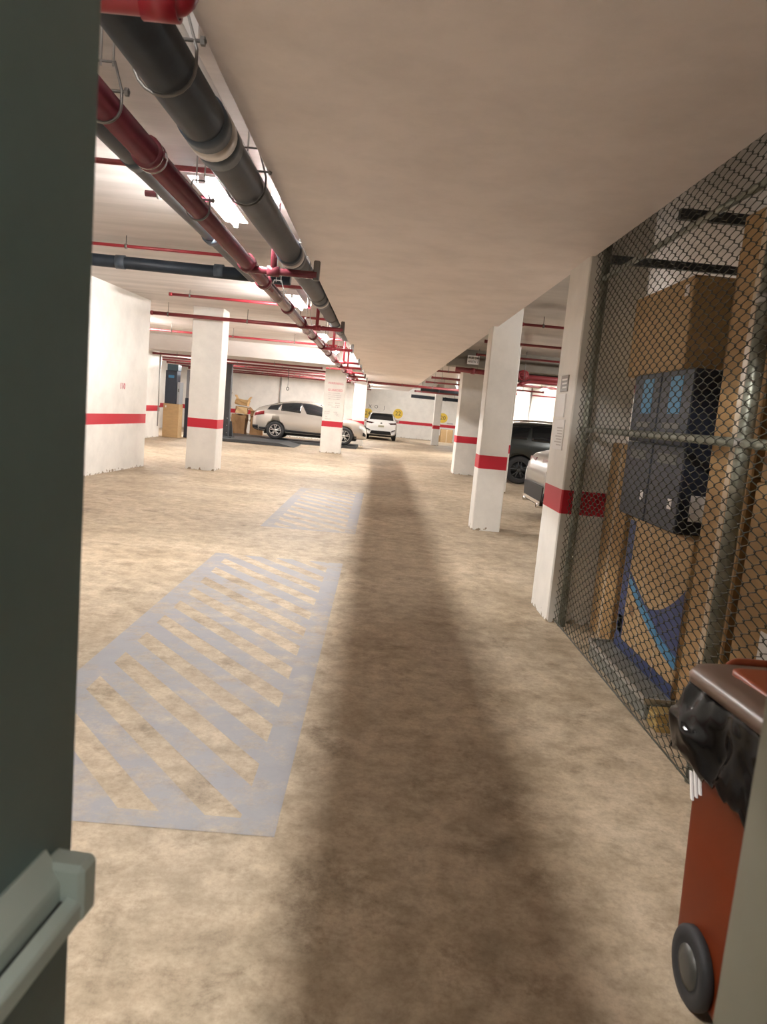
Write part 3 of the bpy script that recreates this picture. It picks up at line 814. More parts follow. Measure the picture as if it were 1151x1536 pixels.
def wave(o, A, B):
    """Blue swoosh, bottom border and left border printed on the aisle face."""
    X0, X1 = A[0] - .0025, A[0] + .004
    L, H = B[1] - A[1], B[2]
    def ribbon(f_lo, f_hi, m, nm, n=24, u0=0., u1=1.):
        b = MB(); vs = []; fs = []
        for i in range(n + 1):
            u = lerp(u0, u1, i / n); y = A[1] + u * L
            for x in (X0, X1):
                vs.append((x, y, f_lo(u) * H)); vs.append((x, y, f_hi(u) * H))
        for i in range(n):
            a = i * 4; c = a + 4
            fs += [(a, c, c + 1, a + 1), (a + 2, a + 3, c + 3, c + 2), (a + 1, c + 1, c + 3, a + 3), (a, a + 2, c + 2, c)]
        b.add(vs, fs); b.build(nm, m, o)
    # u=0 near the door, u=1 by the near pillar
    arc = lambda u: .44 + .95 * (u - .52) ** 2
    low = lambda u: .19 + .40 * u ** 1.5
    ribbon(lambda u: low(u) + .08, lambda u: max(arc(u), low(u) + .10), M_NAVY, 'navy_wave', u1=.86)
    ribbon(low, lambda u: low(u) + .082, M_LBLUE, 'blue_wave', u1=.86)
    ribbon(lambda u: .0, lambda u: .085, M_NAVY, 'bottom_border')
    ribbon(lambda u: .085, lambda u: .98, M_NAVY, 'side_border', 6, .87, .985)
    ribbon(lambda u: .12, lambda u: .25, M_LABEL, 'white_panel', 4, .885, .97)
    for u in (.30, .60): ribbon(lambda q: .0, lambda q: .99, M_TAPE, 'seam', 2, u, u + .012)
    ribbon(lambda u: .30, lambda u: .38, M_CARD3, 'hand_hole', 2, .70, .80)
carton((1.845, 4.17, .127), (2.15, 5.24, 1.07), M_CARD2, 'large carton printed with a blue wave on the low platform', G, None, extra=wave)
tagp = lambda f0, f1: face_patch('white_tag', M_LABEL, f0, f1, .26, .38)
vent = lambda: multi(face_patch('print', mat('grey_print', (.10, .10, .09), .5), .2, .8, .78, .9))
carton((1.84, 4.45, 1.072), (2.14, 4.97, 1.60), M_BLUE, 'navy box above the wave carton, near one of two with white tags', G, extra=multi(tagp(.18, .30), vent(), front_patch('barcode_label', M_LABEL, .25, .85, .16, .46)))
carton((1.84, 4.985, 1.072), (2.14, 5.50, 1.60), M_BLUE, 'navy box above the wave carton, far one of two with white tags', G, extra=multi(tagp(.12, .22), vent()))
up = lambda a: multi(face_patch('blue_print', M_LBLUE, a, a + .38, .42, .92), face_patch('print', mat('pale_print', (.14, .13, .12), .5), a - .05, a + .5, .22, .30))
carton((1.84, 4.47, 1.602), (2.14, 4.98, 2.075), M_BLUE, 'navy box with bright blue print stacked behind the rail, near one', G, extra=up(.3))
carton((1.84, 4.995, 1.602), (2.14, 5.50, 2.075), M_BLUE, 'navy box with bright blue print stacked behind the rail, far one', G, extra=up(.25))
carton((1.86, 4.72, 2.077), (2.40, 5.78, 2.66), M_CARD2, 'wide tan carton on top of the navy boxes', G, None, extra=multi(face_patch('white_label', M_LABEL, .06, .12, .80, .92), front_patch('pale_tape', M_PTAPE, .62, .70, .0, 1.)))
carton((2.17, 4.20, .127 - .127), (2.72, 4.70, 1.02), M_CARD3, 'brown carton at the bottom behind the navy boxes', G, 'y')
carton((2.17, 4.20, 1.022), (2.72, 4.70, 2.03), M_CARD3, 'brown carton midway up behind the navy boxes', G, 'y')
carton((2.10, 4.20, 2.077), (2.70, 4.70, 2.82), M_CARD3, 'dark brown carton topmost behind the navy boxes', G, 'y')
carton((1.77, 3.50, 0), (2.25, 3.94, 1.50), M_CARD, 'tall narrow carton on the floor just past the fence post', G, 'x')
carton((1.79, 2.70, 0), (2.30, 3.47, 1.48), M_CARD, 'tall carton with a white label on the near side of the fence post', G, None, extra=face_patch('white_label', M_LABEL, .30, .68, .46, .56))
carton((1.77, 3.48, 1.502), (2.28, 3.95, 2.80), M_CARD, 'upright carton stacked on the tall narrow one past the post', G, 'x')
carton((1.78, 2.70, 1.482), (2.30, 3.42, 2.70), M_CARD3, 'upright carton stacked on the labelled tall one', G, 'x')
fc = MB()
for k in range(4): fc.bbox((1.70, 3.97 + .004 * k, .0 + k * .027), (1.98 - .01 * k, 4.115 - .006 * k, .026 + k * .027), .004)
tag(fc.build('folded_cardboard', mat('ochre_cardboard', (.40, .27, .09), .8, noise_amt=.3, scale=14)), 'flattened ochre cardboard bundle at the near end of the platform', 'cardboard')

# ------------------------------------------------------------------ wheeled bin
def rrect(x0, x1, y0, y1, r, n=6):
    out = []
    for (cx, cy, a0) in ((x1 - r, y1 - r, 0), (x0 + r, y1 - r, PI / 2), (x0 + r, y0 + r, PI), (x1 - r, y0 + r, 3 * PI / 2)):
        for j in range(n + 1):
            a = a0 + PI / 2 * j / n; out.append((cx + r * math.cos(a), cy + r * math.sin(a)))
    return out
def loft(mb, rings, cap0=True, cap1=True, smooth=True, mi=0):
    n = len(rings[0]); vs = [p for r in rings for p in r]
    fs = [(i * n + j, i * n + (j + 1) % n, (i + 1) * n + (j + 1) % n, (i + 1) * n + j) for i in range(len(rings) - 1) for j in range(n)]
    mb.add(vs, fs, mi, smooth)
    o = len(mb.v) - len(vs)
    if cap0: mb.f.append([o + j for j in reversed(range(n))]); mb.mi.append(mi); mb.sm.append(False)
    if cap1: mb.f.append([o + (len(rings) - 1) * n + j for j in range(n)]); mb.mi.append(mi); mb.sm.append(False)
binr = empty('wheeled_bin', 'rust red wheeled bin with brown lid at the right edge', 'bin', (1.305, 1.88, 0))
b = MB()
rings = []
for z, k in ((.04, .90), (.06, .92), (.45, .96), (.84, 1.0), (.845, 1.05), (.885, 1.05), (.885, .98), (.80, .96)):
    rings.append([(x * k, y * k, z) for x, y in rrect(-.25, .25, -.31, .31, .05)])
loft(b, rings, True, True); b.build('bin_body', M_BIN, binr)
l = MB(); rings = []
for z, k, dy in ((.935, .96, 0), (.935, 1.02, 0), (.955, 1.03, 0), (.975, .99, 0), (.990, .86, 0), (.995, .5, 0)):
    rings.append([(x * k - .015, y * k + .0, z + .02 * (y < 0)) for x, y in rrect(-.29, .28, -.345, .315, .08)])
loft(l, rings); lid = l.build('lid', M_LID, binr)
l = MB(); rings = [[(x, y + .02, z) for x, y in rrect(-.235 + k, .22 - k, -.20 + k, .17 - k, .04)] for z, k in ((.985, 0), (1.006, 0), (1.010, .012))]
loft(l, rings); l.build('lid_panel', M_LIDP, lid)
h = MB(); h.tube(fillet([(-.16, .30, .90), (-.16, .36, .93), (-.12, .39, .965), (.13, .39, .965), (.17, .36, .93), (.17, .30, .90)], .04), .012, 10); h.build('handle', M_LIDP, binr)
for s in (-.90, .90):
    w = MB(); prof = [(.0, -.017), (.05, -.017), (.07, -.012), (.078, -.018), (.104, -.018), (.114, -.010), (.114, .010), (.104, .018), (.078, .018), (.07, .012), (.0, .017)]
    w.lathe(prof, 'x', (s * .275, .10, .116), 28); wh = w.build('wheel', M_TYRE, binr)
    w = MB(); w.lathe([(0, -.023), (.03, -.023), (.062, -.016), (.062, .016), (.03, .023), (0, .023)], 'x', (s * .275, .10, .116), 20); w.build('hub', mat('grey_hub_plastic', (.045, .045, .04), .4), wh)
ax = MB(); ax.tube([(-.24, .10, .122), (.24, .10, .122)], .012, 8); ax.build('axle', M_ROD, binr)
mk = MB()
for k in range(3): mk.hull([(-.2525, .20 + .022 * k + dy, .60 - .02 * k + dz) for dy, dz in ((0, 0), (.012, 0), (.035, .075), (.047, .075))] + [(-.2465, .20 + .022 * k + dy, .60 - .02 * k + dz) for dy, dz in ((0, 0), (.012, 0), (.035, .075), (.047, .075))])
mk.build('white_marking', M_LABEL, binr)
# bag over the rim
bg = MB(); rows = []
base = rrect(-.25, .25, -.31, .31, .06, 10)
def dens(poly, step=.018):
    out = []
    for i in range(len(poly)):
        a, c = Vector(poly[i - 1]), Vector(poly[i]); n = max(1, int((c - a).length / step))
        out += [tuple(a.lerp(c, j / n)) for j in range(n)]
    return out
base = dens(base)
prof = [(.70, .90), (.84, .93), (.96, .935), (1.06, .915), (1.11, .875), (1.13, .83), (1.15, .78), (1.16, .73), (1.15, .69), (1.125, .665), (1.115, .665), (1.13, .70), (1.12, .76), (1.09, .82)]
prof2 = []
for (p, q) in zip(prof[:-1], prof[1:]):
    for j in range(3): prof2.append((lerp(p[0], q[0], j / 3), lerp(p[1], q[1], j / 3)))
prof2.append(prof[-1])
for i_, (k, z) in enumerate(prof2):
    row = []
    for (x, y) in base:
        u = math.atan2(y, x)
        P3 = Vector((x * 6, y * 6, z * 4))
        q = noise.noise(P3); r1 = 1 - 2 * abs(noise.noise(P3 * 1.9 + Vector((4, 1, 7)))); r2_ = 1 - 2 * abs(noise.noise(P3 * 4.1))
        pl = math.sin(u * 17 + 2.5 * q) * .5 + .5 * math.sin(u * 31 + 4 * q)
        hang = max(0, min(1, (.93 - z) * 4))
        kk = k + .06 * q + .045 * r1 + .018 * r2_ + .022 * pl * hang + (.13 * max(0, .9 - abs(z - .76) * 5) * math.exp(-((u - 2.5) / .38) ** 2)) * (1 if i_ < 27 else .8)
        zz = z + (.045 * q + .03 * r1) * (.35 + hang * .8) + .02 * pl * hang * (z < .72)
        row.append((x * kk, y * kk, zz))
    rows.append(row)
loft(bg, rows, True, False)
bag = bg.build('garbage_bag', M_BAG, None, (1.305, 1.88, 0))
tag(bag, 'shiny black garbage bag folded over the rim of the bin', 'bag')

# ------------------------------------------------------------------ cars
def catmull(keys, t):
    """keys: list of tuples whose first entry is the parameter; monotone-ish cubic per channel."""
    n = len(keys)
    if t <= keys[0][0]: return keys[0][1:]
    if t >= keys[-1][0]: return keys[-1][1:]
    i = max(k for k in range(n) if keys[k][0] <= t); i = min(i, n - 2)
    a, b = keys[i], keys[i + 1]; h = b[0] - a[0]; s = (t - a[0]) / h
    out = []
    for c in range(1, len(a)):
        d = (b[c] - a[c]) / h
        def slope(j):
            if j == 0: return (keys[1][c] - keys[0][c]) / (keys[1][0] - keys[0][0])
            if j == n - 1: return (keys[-1][c] - keys[-2][c]) / (keys[-1][0] - keys[-2][0])
            d0 = (keys[j][c] - keys[j - 1][c]) / (keys[j][0] - keys[j - 1][0]); d1 = (keys[j + 1][c] - keys[j][c]) / (keys[j + 1][0] - keys[j][0])
            return 0 if d0 * d1 <= 0 else 2 * d0 * d1 / (d0 + d1)
        m0, m1 = slope(i), slope(i + 1)
        s2, s3 = s * s, s * s * s
        out.append((2 * s3 - 3 * s2 + 1) * a[c] + (s3 - 2 * s2 + s) * h * m0 + (-2 * s3 + 3 * s2) * b[c] + (s3 - s2) * h * m1)
    return tuple(out)

def car(label, loc, rotz, keys, wheels, wr, paint, windows, wshield, rglass, tails, heads, extras=None, ww=.22, rimm=None):
    """keys: (t, x, ztop, zbelt, zbot, half width at belt, half width at roof); x runs from the tail to the nose."""
    root = empty('car', label, 'car', loc, rotz)
    def ring(t):
        x, zt, zb, z0, hb, hr = catmull(keys, t)
        zb = min(zb, zt - .02)
        mid = lerp(z0, zb, .52)
        half = [(0, z0), (hb * .80, z0), (hb * .95, z0 + .06), (hb * .985, lerp(z0, zb, .28)), (hb, mid), (hb * .985, lerp(z0, zb, .84)), (hb * .955, zb),
                (lerp(hb * .955, hr, .52), lerp(zb, zt, .55)), (hr, lerp(zb, zt, .91)), (hr * .78, lerp(zb, zt, .985)), (hr * .4, zt), (0, zt)]
        return x, half
    nh = 12; NR = 2 * (nh - 1)
    def pt(t, j):
        x, half = ring(t)
        sgn = -1 if j <= nh - 1 else 1        # first half: the -y side
        jj = j if j <= nh - 1 else NR - j
        i = min(int(jj), nh - 2); f = jj - i
        a, b = half[i], half[i + 1]
        return Vector((x, sgn * lerp(a[0], b[0], f), lerp(a[1], b[1], f)))
    NT = 64
    ts = [lerp(keys[0][0], keys[-1][0], i / NT) for i in range(NT + 1)]
    b = MB(); loft(b, [[tuple(pt(t, j)) for j in range(NR)] for t in ts])
    body = b.build('body', paint, root)
    hw = max(k[5] for k in keys)
    # wheel wells cut into the body
    cu = MB()
    for wx_ in wheels:
        for s in (-1, 1):
            cu.lathe([(0, s * (hw - ww - .06)), (wr + .045, s * (hw - ww - .06)), (wr + .045, s * (hw + .2)), (0, s * (hw + .2))], 'y', (wx_, 0, wr), 32)
    cut = cu.build('cut', M_TRIM, root)
    md = body.modifiers.new('wells', 'BOOLEAN'); md.object = cut; md.operation = 'DIFFERENCE'; md.solver = 'EXACT'
    bpy.context.view_layer.update()
    ev = bpy.data.meshes.new_from_object(body.evaluated_get(bpy.context.evaluated_depsgraph_get()))
    body.modifiers.clear(); body.data = ev
    ev.materials.clear(); ev.materials.append(paint)
    bpy.data.objects.remove(cut, do_unlink=True)
    def patch(nm, m, t0, t1, j0, j1, off=.007, nt=10, nj=5, parent=body, thick=.012, skew=0.0):
        """A skin lying on the body between two stations and two ring positions."""
        g = MB(); top = []; bot = []
        for i in range(nt + 1):
            for k in range(nj + 1):
                jf = lerp(j0, j1, k / nj)
                t = lerp(t0, t1, i / nt) + skew * (k / nj - .5)
                p = pt(t, jf); e = 1e-3
                du = pt(t + e, jf) - pt(t - e, jf); dv = pt(t, min(jf + .02, NR)) - pt(t, max(jf - .02, 0))
                n = du.cross(dv)
                if n.length < 1e-12: n = Vector((0, 0, 1))
                n.normalize()
                c = Vector((p.x, 0, .7))
                if n.dot(p - Vector((lerp(keys[0][1], keys[-1][1], .5), 0, .75))) < 0: n = -n
                top.append(p + n * off); bot.append(p + n * (off - thick))
        mI = nj + 1
        q = [(i * mI + k, (i + 1) * mI + k, (i + 1) * mI + k + 1, i * mI + k + 1) for i in range(nt) for k in range(nj)]
        g.add(top, q, 0, True); g.add(bot, [tuple(reversed(f)) for f in q], 0, True)
        n0 = len(top); edge = [k for k in range(mI)] + [i * mI + nj for i in range(1, nt + 1)] + [nt * mI + k for k in range(nj - 1, -1, -1)] + [i * mI for i in range(nt - 1, 0, -1)]
        o = len(g.v) - 2 * n0
        for a, c in zip(edge, edge[1:] + edge[:1]):
            g.f.append([o + a, o + c, o + n0 + c, o + n0 + a]); g.mi.append(0); g.sm.append(False)
        return g.build(nm, m, parent)
    for (t0, t1, lo, hi, sk) in windows:
        patch('side_window', M_GLASS, t0, t1, lo, hi, skew=sk)
        patch('side_window', M_GLASS, t0, t1, NR - lo, NR - hi, skew=sk)
    patch('windshield', M_GLASS, wshield[0], wshield[1], 8.3, NR - 8.3, nj=10)
    patch('rear_window', M_GLASS, rglass[0], rglass[1], 8.15, NR - 8.15, nj=10)
    for (t0, t1, lo, hi) in tails:
        patch('tail_light', M_TAIL, t0, t1, lo, hi, .010); patch('tail_light', M_TAIL, t0, t1, NR - lo, NR - hi, .010)
    for (t0, t1, lo, hi) in heads:
        patch('headlight', M_HEAD, t0, t1, lo, hi, .010); patch('headlight', M_HEAD, t0, t1, NR - lo, NR - hi, .010)
    # sill trim
    patch('sill_trim', M_TRIM, .12, .88, 1.2, 2.6, .006, 24, 3); patch('sill_trim', M_TRIM, .12, .88, NR - 1.2, NR - 2.6, .006, 24, 3)
    # door handles and mirrors
    for s in (-1, 1):
        for t in (.36, .52):
            p = pt(t, 5.2 if s < 0 else NR - 5.2)
            MB().bbox((p.x - .10, p.y + s * .004 - .012, p.z - .012), (p.x + .10, p.y + s * .004 + .018 * max(s, -1), p.z + .014), .005).build('door_handle', paint, body)
        p = pt(.645, 6.2 if s < 0 else NR - 6.2)
        mm = MB(); mm.hull([(p.x + dx, p.y + s * dy, p.z + dz) for dx, dy, dz in ((-.08, .02, .02), (.08, .03, .02), (-.07, .20, .03), (.06, .19, .03), (-.08, .03, .13), (.06, .04, .12), (-.07, .20, .14), (.03, .19, .12), (.0, .24, .08))], smooth=False)
        mm.build('side_mirror', paint, body)
    for wx_ in wheels:
        for s in (-1, 1):
            yc = s * (hw - ww / 2 - .012)
            w = MB(); R = wr; q = R * .66; h = ww / 2
            w.lathe([(q, -h * .9), (R * .86, -h), (R * .97, -h * .86), (R, -h * .55), (R, h * .55), (R * .97, h * .86), (R * .86, h), (q, h * .9), (q, -h * .9)], 'y', (wx_, yc, R), 36)
            wo = w.build('wheel', M_TYRE, root)
            rm = MB(); ye = yc + s * h * .72
            rm.lathe([(q * 1.0, s * h * .5), (q * 1.02, s * h * .88), (q * .93, s * h * .88), (q * .90, s * h * .3), (q * .9, -s * h * .2)], 'y', (wx_, yc, R), 36)
            for k in range(5):
                for d in (-.16, .16):
                    a = k * 2 * PI / 5 + .3; a2 = a + d
                    c0 = Vector((wx_ + .05 * math.cos(a2), ye, R + .05 * math.sin(a2))); c1 = Vector((wx_ + q * .95 * math.cos(a2 + d * .3), ye + s * .012, R + q * .95 * math.sin(a2 + d * .3)))
                    rm.tube([c0, c1], [.020, .016], 6)
            rm.lathe([(0, -.02), (.06, -.02), (.055, .02), (0, .025)], 'y', (wx_, ye, R), 16)
            rm.build('rim', rimm or M_RIM, wo)
            dk_ = MB(); dk_.lathe([(0, -.01), (q * .93, -.01), (q * .93, .01), (0, .01)], 'y', (wx_, yc - s * h * .1, R), 24); dk_.build('brake_disc', M_LIFT, wo)
    # inner floor pan closing the wells
    un = MB(); un.box((wheels[0] - .5, -hw + ww + .05, .2), (wheels[1] + .5, hw - ww - .05, .34)); un.build('underbody', M_TRIM, root)
    if extras: extras(root, body, pt, patch, NR)
    return root

COUPE = [(0.0, .02, .86, .80, .42, .74, .60), (.03, .00, 1.00, .86, .40, .80, .62), (.06, .06, 1.12, 1.00, .36, .86, .66), (.10, .20, 1.25, 1.10, .32, .92, .70), (.18, .62, 1.40, 1.17, .29, .96, .68), (.28, 1.20, 1.565, 1.16, .27, .985, .66),
         (.38, 1.80, 1.665, 1.12, .26, .985, .66), (.46, 2.25, 1.685, 1.09, .26, .985, .66), (.56, 2.75, 1.60, 1.06, .26, .985, .67), (.66, 3.30, 1.32, 1.04, .26, .985, .72), (.70, 3.56, 1.13, 1.03, .26, .98, .82),
         (.80, 4.05, 1.06, .98, .27, .965, .80), (.90, 4.48, .96, .90, .28, .92, .74), (.96, 4.70, .86, .80, .28, .84, .68), (1.0, 4.80, .66, .62, .30, .72, .62)]
def coupe_extra(root, body, pt, patch, NR):
    patch('grille', M_TRIM, .955, .992, 9.2, NR - 9.2, .008, 6, 8)
    patch('front_intake', M_TRIM, .945, .99, 3.1, 4.2, .008); patch('front_intake', M_TRIM, .945, .99, NR - 3.1, NR - 4.2, .008)
    patch('bumper_trim', M_TRIM, .005, .11, 1.3, 3.0, .008, 8, 4); patch('bumper_trim', M_TRIM, .005, .11, NR - 1.3, NR - 3.0, .008, 8, 4)
M_SILV = mat('champagne_silver_paint', (.50, .46, .41), .28, .55, coat=.7)
car('champagne silver coupe parked across the bay behind the warning pillar', (-5.34, 32.15, .105), 0.0, COUPE, (.98, 3.87), .375, M_SILV,
    [(.185, .265, 6.25, 7.7, .02), (.275, .415, 6.2, 7.85, 0), (.43, .625, 6.2, 7.8, -.06)], (.565, .69), (.10, .27), [(.065, .155, 4.9, 5.85)], [(.90, .965, 4.7, 5.7)], coupe_extra)

CROSS_ = [(0.0, .03, .66, .62, .36, .72, .55), (.03, .00, .82, .78, .34, .80, .62), (.06, .04, 1.00, .95, .32, .87, .72), (.09, .14, 1.12, 1.04, .30, .90, .72), (.15, .40, 1.42, 1.08, .28, .92, .66), (.19, .56, 1.535, 1.08, .27, .92, .64),
          (.30, 1.2, 1.585, 1.06, .25, .925, .65), (.42, 1.9, 1.60, 1.04, .25, .925, .66), (.54, 2.5, 1.54, 1.02, .25, .925, .66), (.66, 3.2, 1.22, 1.0, .25, .92, .74), (.70, 3.42, 1.08, .98, .25, .92, .80),
          (.85, 4.0, .99, .92, .26, .90, .76), (.95, 4.36, .84, .80, .27, .82, .68), (1.0, 4.46, .62, .58, .29, .70, .60)]
def suv_extra(root, body, pt, patch, NR):
    m = MB(); m.hull([(-.035, y, z) for y, z in ((-.62, .34), (.62, .34), (-.52, .54), (.52, .54))] + [(.12, y, z) for y, z in ((-.66, .34), (.66, .34), (-.56, .54), (.56, .54))]); m.build('lower_bumper', M_TRIM, body)
    for s in (-1, 1):
        m = MB(); m.hull([(x, s * y, z) for x in (-.02, .1) for y, z in ((.56, .50), (.84, .60), (.84, .66), (.66, .60))]); m.build('bumper_vent', M_TRIM, body)
        m = MB(); m.hull([(x, s * y, z) for x in (.015, .12) for y, z in ((.40, 1.01), (.85, 1.05), (.86, .97), (.55, .93))]); m.build('tail_light_bar', mat('dark_smoked_lens', (.04, .006, .008), .2), body)
    MB().bbox((-.012, -.17, .76), (.03, .17, .86), .005).build('license_plate', mat('plate_yellow_grey', (.35, .33, .22), .5), body)
    MB().lathe([(0, -.02), (.06, -.02), (.06, .03), (0, .03)], 'x', (.045, 0, .965), 16).build('badge', M_TRIM, body)
    m = MB(); m.hull([(x, y, z) for x in (.44, .62) for y, z in ((-.60, 1.52), (.60, 1.52), (-.58, 1.60), (.58, 1.60))] + [(.34, -.58, 1.555), (.34, .58, 1.555)]); m.build('roof_spoiler', M_WHITE, body)
M_WHITE = mat('pearl_white_paint', (.78, .77, .75), .25, coat=.7)
car('white crossover seen from behind near the end wall', (.07, 43.0, 0), PI / 2, CROSS_, (.82, 3.52), .36, M_WHITE,
    [(.22, .32, 6.2, 7.8, 0), (.33, .45, 6.2, 7.85, 0), (.465, .63, 6.2, 7.8, -.05)], (.555, .685), (.10, .175), [], [(.92, .97, 4.7, 5.7)], suv_extra)

DARK = [(0.0, .03, .74, .70, .40, .74, .60), (.03, .00, .95, .90, .38, .82, .66), (.06, .05, 1.14, 1.06, .34, .89, .72), (.10, .22, 1.36, 1.15, .31, .93, .70), (.15, .46, 1.58, 1.18, .29, .95, .67), (.20, .74, 1.68, 1.17, .27, .955, .66),
        (.32, 1.4, 1.725, 1.14, .26, .955, .67), (.44, 2.0, 1.73, 1.12, .26, .955, .68), (.56, 2.6, 1.66, 1.09, .26, .955, .68), (.67, 3.3, 1.30, 1.06, .26, .95, .76), (.71, 3.5, 1.17, 1.05, .26, .95, .82),
        (.85, 4.15, 1.08, 1.0, .27, .93, .78), (.95, 4.52, .92, .86, .28, .85, .70), (1.0, 4.64, .68, .64, .30, .72, .62)]
M_DGREY = mat('dark_green_grey_paint', (.035, .042, .040), .25, .3, coat=.7)
def dark_extra(root, body, pt, patch, NR):
    patch('bumper_trim', M_TRIM, .005, .12, 1.3, 3.2, .008, 8, 4); patch('bumper_trim', M_TRIM, .005, .12, NR - 1.3, NR - 3.2, .008, 8, 4)
    for s in (-1, 1):
        r = MB(); r.tube([(.85, s * .60, 1.72), (1.2, s * .61, 1.765), (2.5, s * .62, 1.755), (2.8, s * .62, 1.68)], .022, 8); r.build('roof_rail', M_CHROME, body)
car('dark green grey sport utility car parked behind the aisle edge pillar', (3.02, 21.35, 0), 0.0, DARK, (.92, 3.62), .39, M_DGREY,
    [(.17, .265, 6.25, 7.7, .02), (.28, .42, 6.2, 7.85, 0), (.44, .635, 6.2, 7.8, -.06)], (.57, .70), (.105, .19), [(.06, .13, 4.9, 5.75)], [(.91, .965, 4.7, 5.7)], dark_extra, rimm=mat('shadowed_rim', (.05, .05, .05), .4, .5))  # rim colour darkened to carry the shadow around the wheel

SEDAN = [(0.0, .04, .62, .58, .34, .70, .56), (.03, .00, .78, .74, .32, .80, .64), (.06, .04, .98, .93, .29, .86, .72), (.09, .12, 1.12, 1.04, .27, .89, .74), (.14, .40, 1.22, 1.08, .25, .91, .70), (.24, .95, 1.40, 1.06, .23, .92, .62),
         (.34, 1.6, 1.46, 1.02, .22, .92, .62), (.46, 2.3, 1.45, .99, .22, .92, .62), (.58, 2.9, 1.30, .97, .22, .92, .66), (.66, 3.45, 1.02, .94, .22, .91, .78),
         (.85, 4.15, .92, .86, .23, .89, .74), (.95, 4.55, .76, .72, .25, .80, .66), (1.0, 4.68, .55, .52, .27, .68, .58)]
M_GSIL = mat('grey_silver_paint', (.30, .29, .27), .28, .5, coat=.7)
M_CLEAR = mat('clear_plastic_tape', (.70, .69, .67), .10)
def sedan_extra(root, body, pt, patch, NR):
    patch('bumper_trim', M_TRIM, .0, .12, 1.2, 3.4, .008, 8, 4); patch('bumper_trim', M_TRIM, .0, .12, NR - 1.2, NR - 3.4, .008, 8, 4)
    for s in (-1, 1):
        e = MB(); e.lathe([(.03, -.10), (.05, -.10), (.05, .06), (.03, .06)], 'x', (.05, s * .58, .27), 14); e.build('exhaust_tip', M_CHROME, body)
    m = MB(); m.hull([(x, y, z) for x in (-.015, .2) for y, z in ((-.72, .27), (.72, .27), (-.80, .60), (.80, .60))] + [(.4, -.90, .30), (.4, .90, .30), (.4, -.91, .58), (.4, .91, .58)]); m.build('lower_bumper', M_TRIM, body)
    m = MB(); m.hull([(x, y, z) for x in (-.03, .08) for y, z in ((-.70, .29), (.70, .29), (-.72, .35), (.72, .35))]); m.build('chrome_strip', M_CHROME, body)
    for sg_ in (-1, 1):
        m = MB(); m.hull([(x, sg_ * y, z) for x, y, z in ((.030, .26, .90), (.040, .83, .88), (.075, .88, 1.06), (.055, .28, 1.06), (.16, .26, .90), (.26, .905, .88), (.28, .91, 1.05), (.2, .28, 1.06))]); m.build('tail_light', M_TAIL, body)
    g = MB()
    for k, (t, a, c, w) in enumerate(((.035, 15.6, 18.4, .02), (.055, 15.5, 18.5, .025), (.08, 15.7, 18.3, .015), (.045, 16.5, 17.8, .03), (.10, 15.8, 17.4, .012))):
        ps = []
        for q in range(9):
            f_ = q / 8; p = pt(t + .01 * math.sin(f_ * 7 + k), lerp(a, c, f_)); ps.append((p.x - .008, p.y - .006, p.z))
        g.tube(ps, w * .35, 5)
    g.build('wrinkled_tape', M_CLEAR, body)
car('grey silver sedan with taped bumper beside the near pillar', (2.86, 13.3, .02), 0.0, SEDAN, (.95, 3.72), .33, M_GSIL,
    [(.20, .29, 6.25, 7.7, .02), (.30, .43, 6.2, 7.85, 0), (.45, .61, 6.2, 7.8, -.06)], (.59, .655), (.15, .23), [(.05, .125, 5.0, 5.9)], [(.92, .97, 4.7, 5.7)], sedan_extra)

# ------------------------------------------------------------------ parking lift, cardboard heap, recess stack
lift = empty('parking_lift', 'dark steel parking lift with post and low platform left of the coupe', 'lift', (0, 0, 0))
q = MB(); q.hull([(-6.9, 28.1, .02), (-6.9, 30.6, .02), (-3.15, 28.1, .0), (-3.15, 30.6, .0), (-6.9, 28.1, .12), (-6.9, 30.6, .12), (-3.75, 28.1, .12), (-3.75, 30.6, .12)]); q.build('platform', M_LIFT, lift)
q = MB(); q.bbox((-6.12, 29.0, .12), (-5.86, 29.25, 2.96), .02); q.build('post', M_LIFT, lift)
q = MB(); q.bbox((-6.3, 28.8, .12), (-5.7, 29.45, .16), .01); q.build('base_plate', M_LIFT, lift)
q = MB()
for k in range(3): q.lathe([(0, -.006), (.02, -.006), (.02, .006), (0, .006)], 'y', (-5.93, 28.995, .3 + .28 * k), 8)
q.build('bolt', M_ROD, lift)
q = MB(); q.hull([(-6.25, 29.26, .15), (-5.75, 29.26, .15), (-6.25, 29.5, .15), (-5.75, 29.5, .15), (-6.2, 29.26, .75), (-5.8, 29.26, .75)]); q.build('carriage', M_LIFT, lift)
ct = MB(); ct.box((-7.2, 30.95, .0), (-.9, 33.4, .10)); tag(ct.build('lift_platform', M_LIFT), 'flat dark steel platform beneath the silver coupe', 'lift')

wr_ = tag(MB().tube([(-3.93, 31.0, ZL), (-3.93, 31.0, 2.62)], .016, 6).build('hanging_cable', M_DARK), 'short dark cable hanging above the coupe roof', 'cable')
ca = MB(); ca.tube([(-3.93, 31.0, 2.3), (-3.93, 31.0, 2.62)], .008, 6); ca.tube([(-3.93 + .05 * math.cos(a), 31.0, 1.93 + .06 * math.sin(a) + .3) for a in [2 * PI * j / 12 for j in range(12)]], .014, 6, closed=True); ca.build('hook', M_DARK, wr_)
tag(MB().tube([(-5.0, 36.75, 1.0), (-5.0, 36.75, 2.95)], .035, 8).build('conduit', M_ROD), 'vertical grey conduit on the rear wall above the coupe', 'conduit')

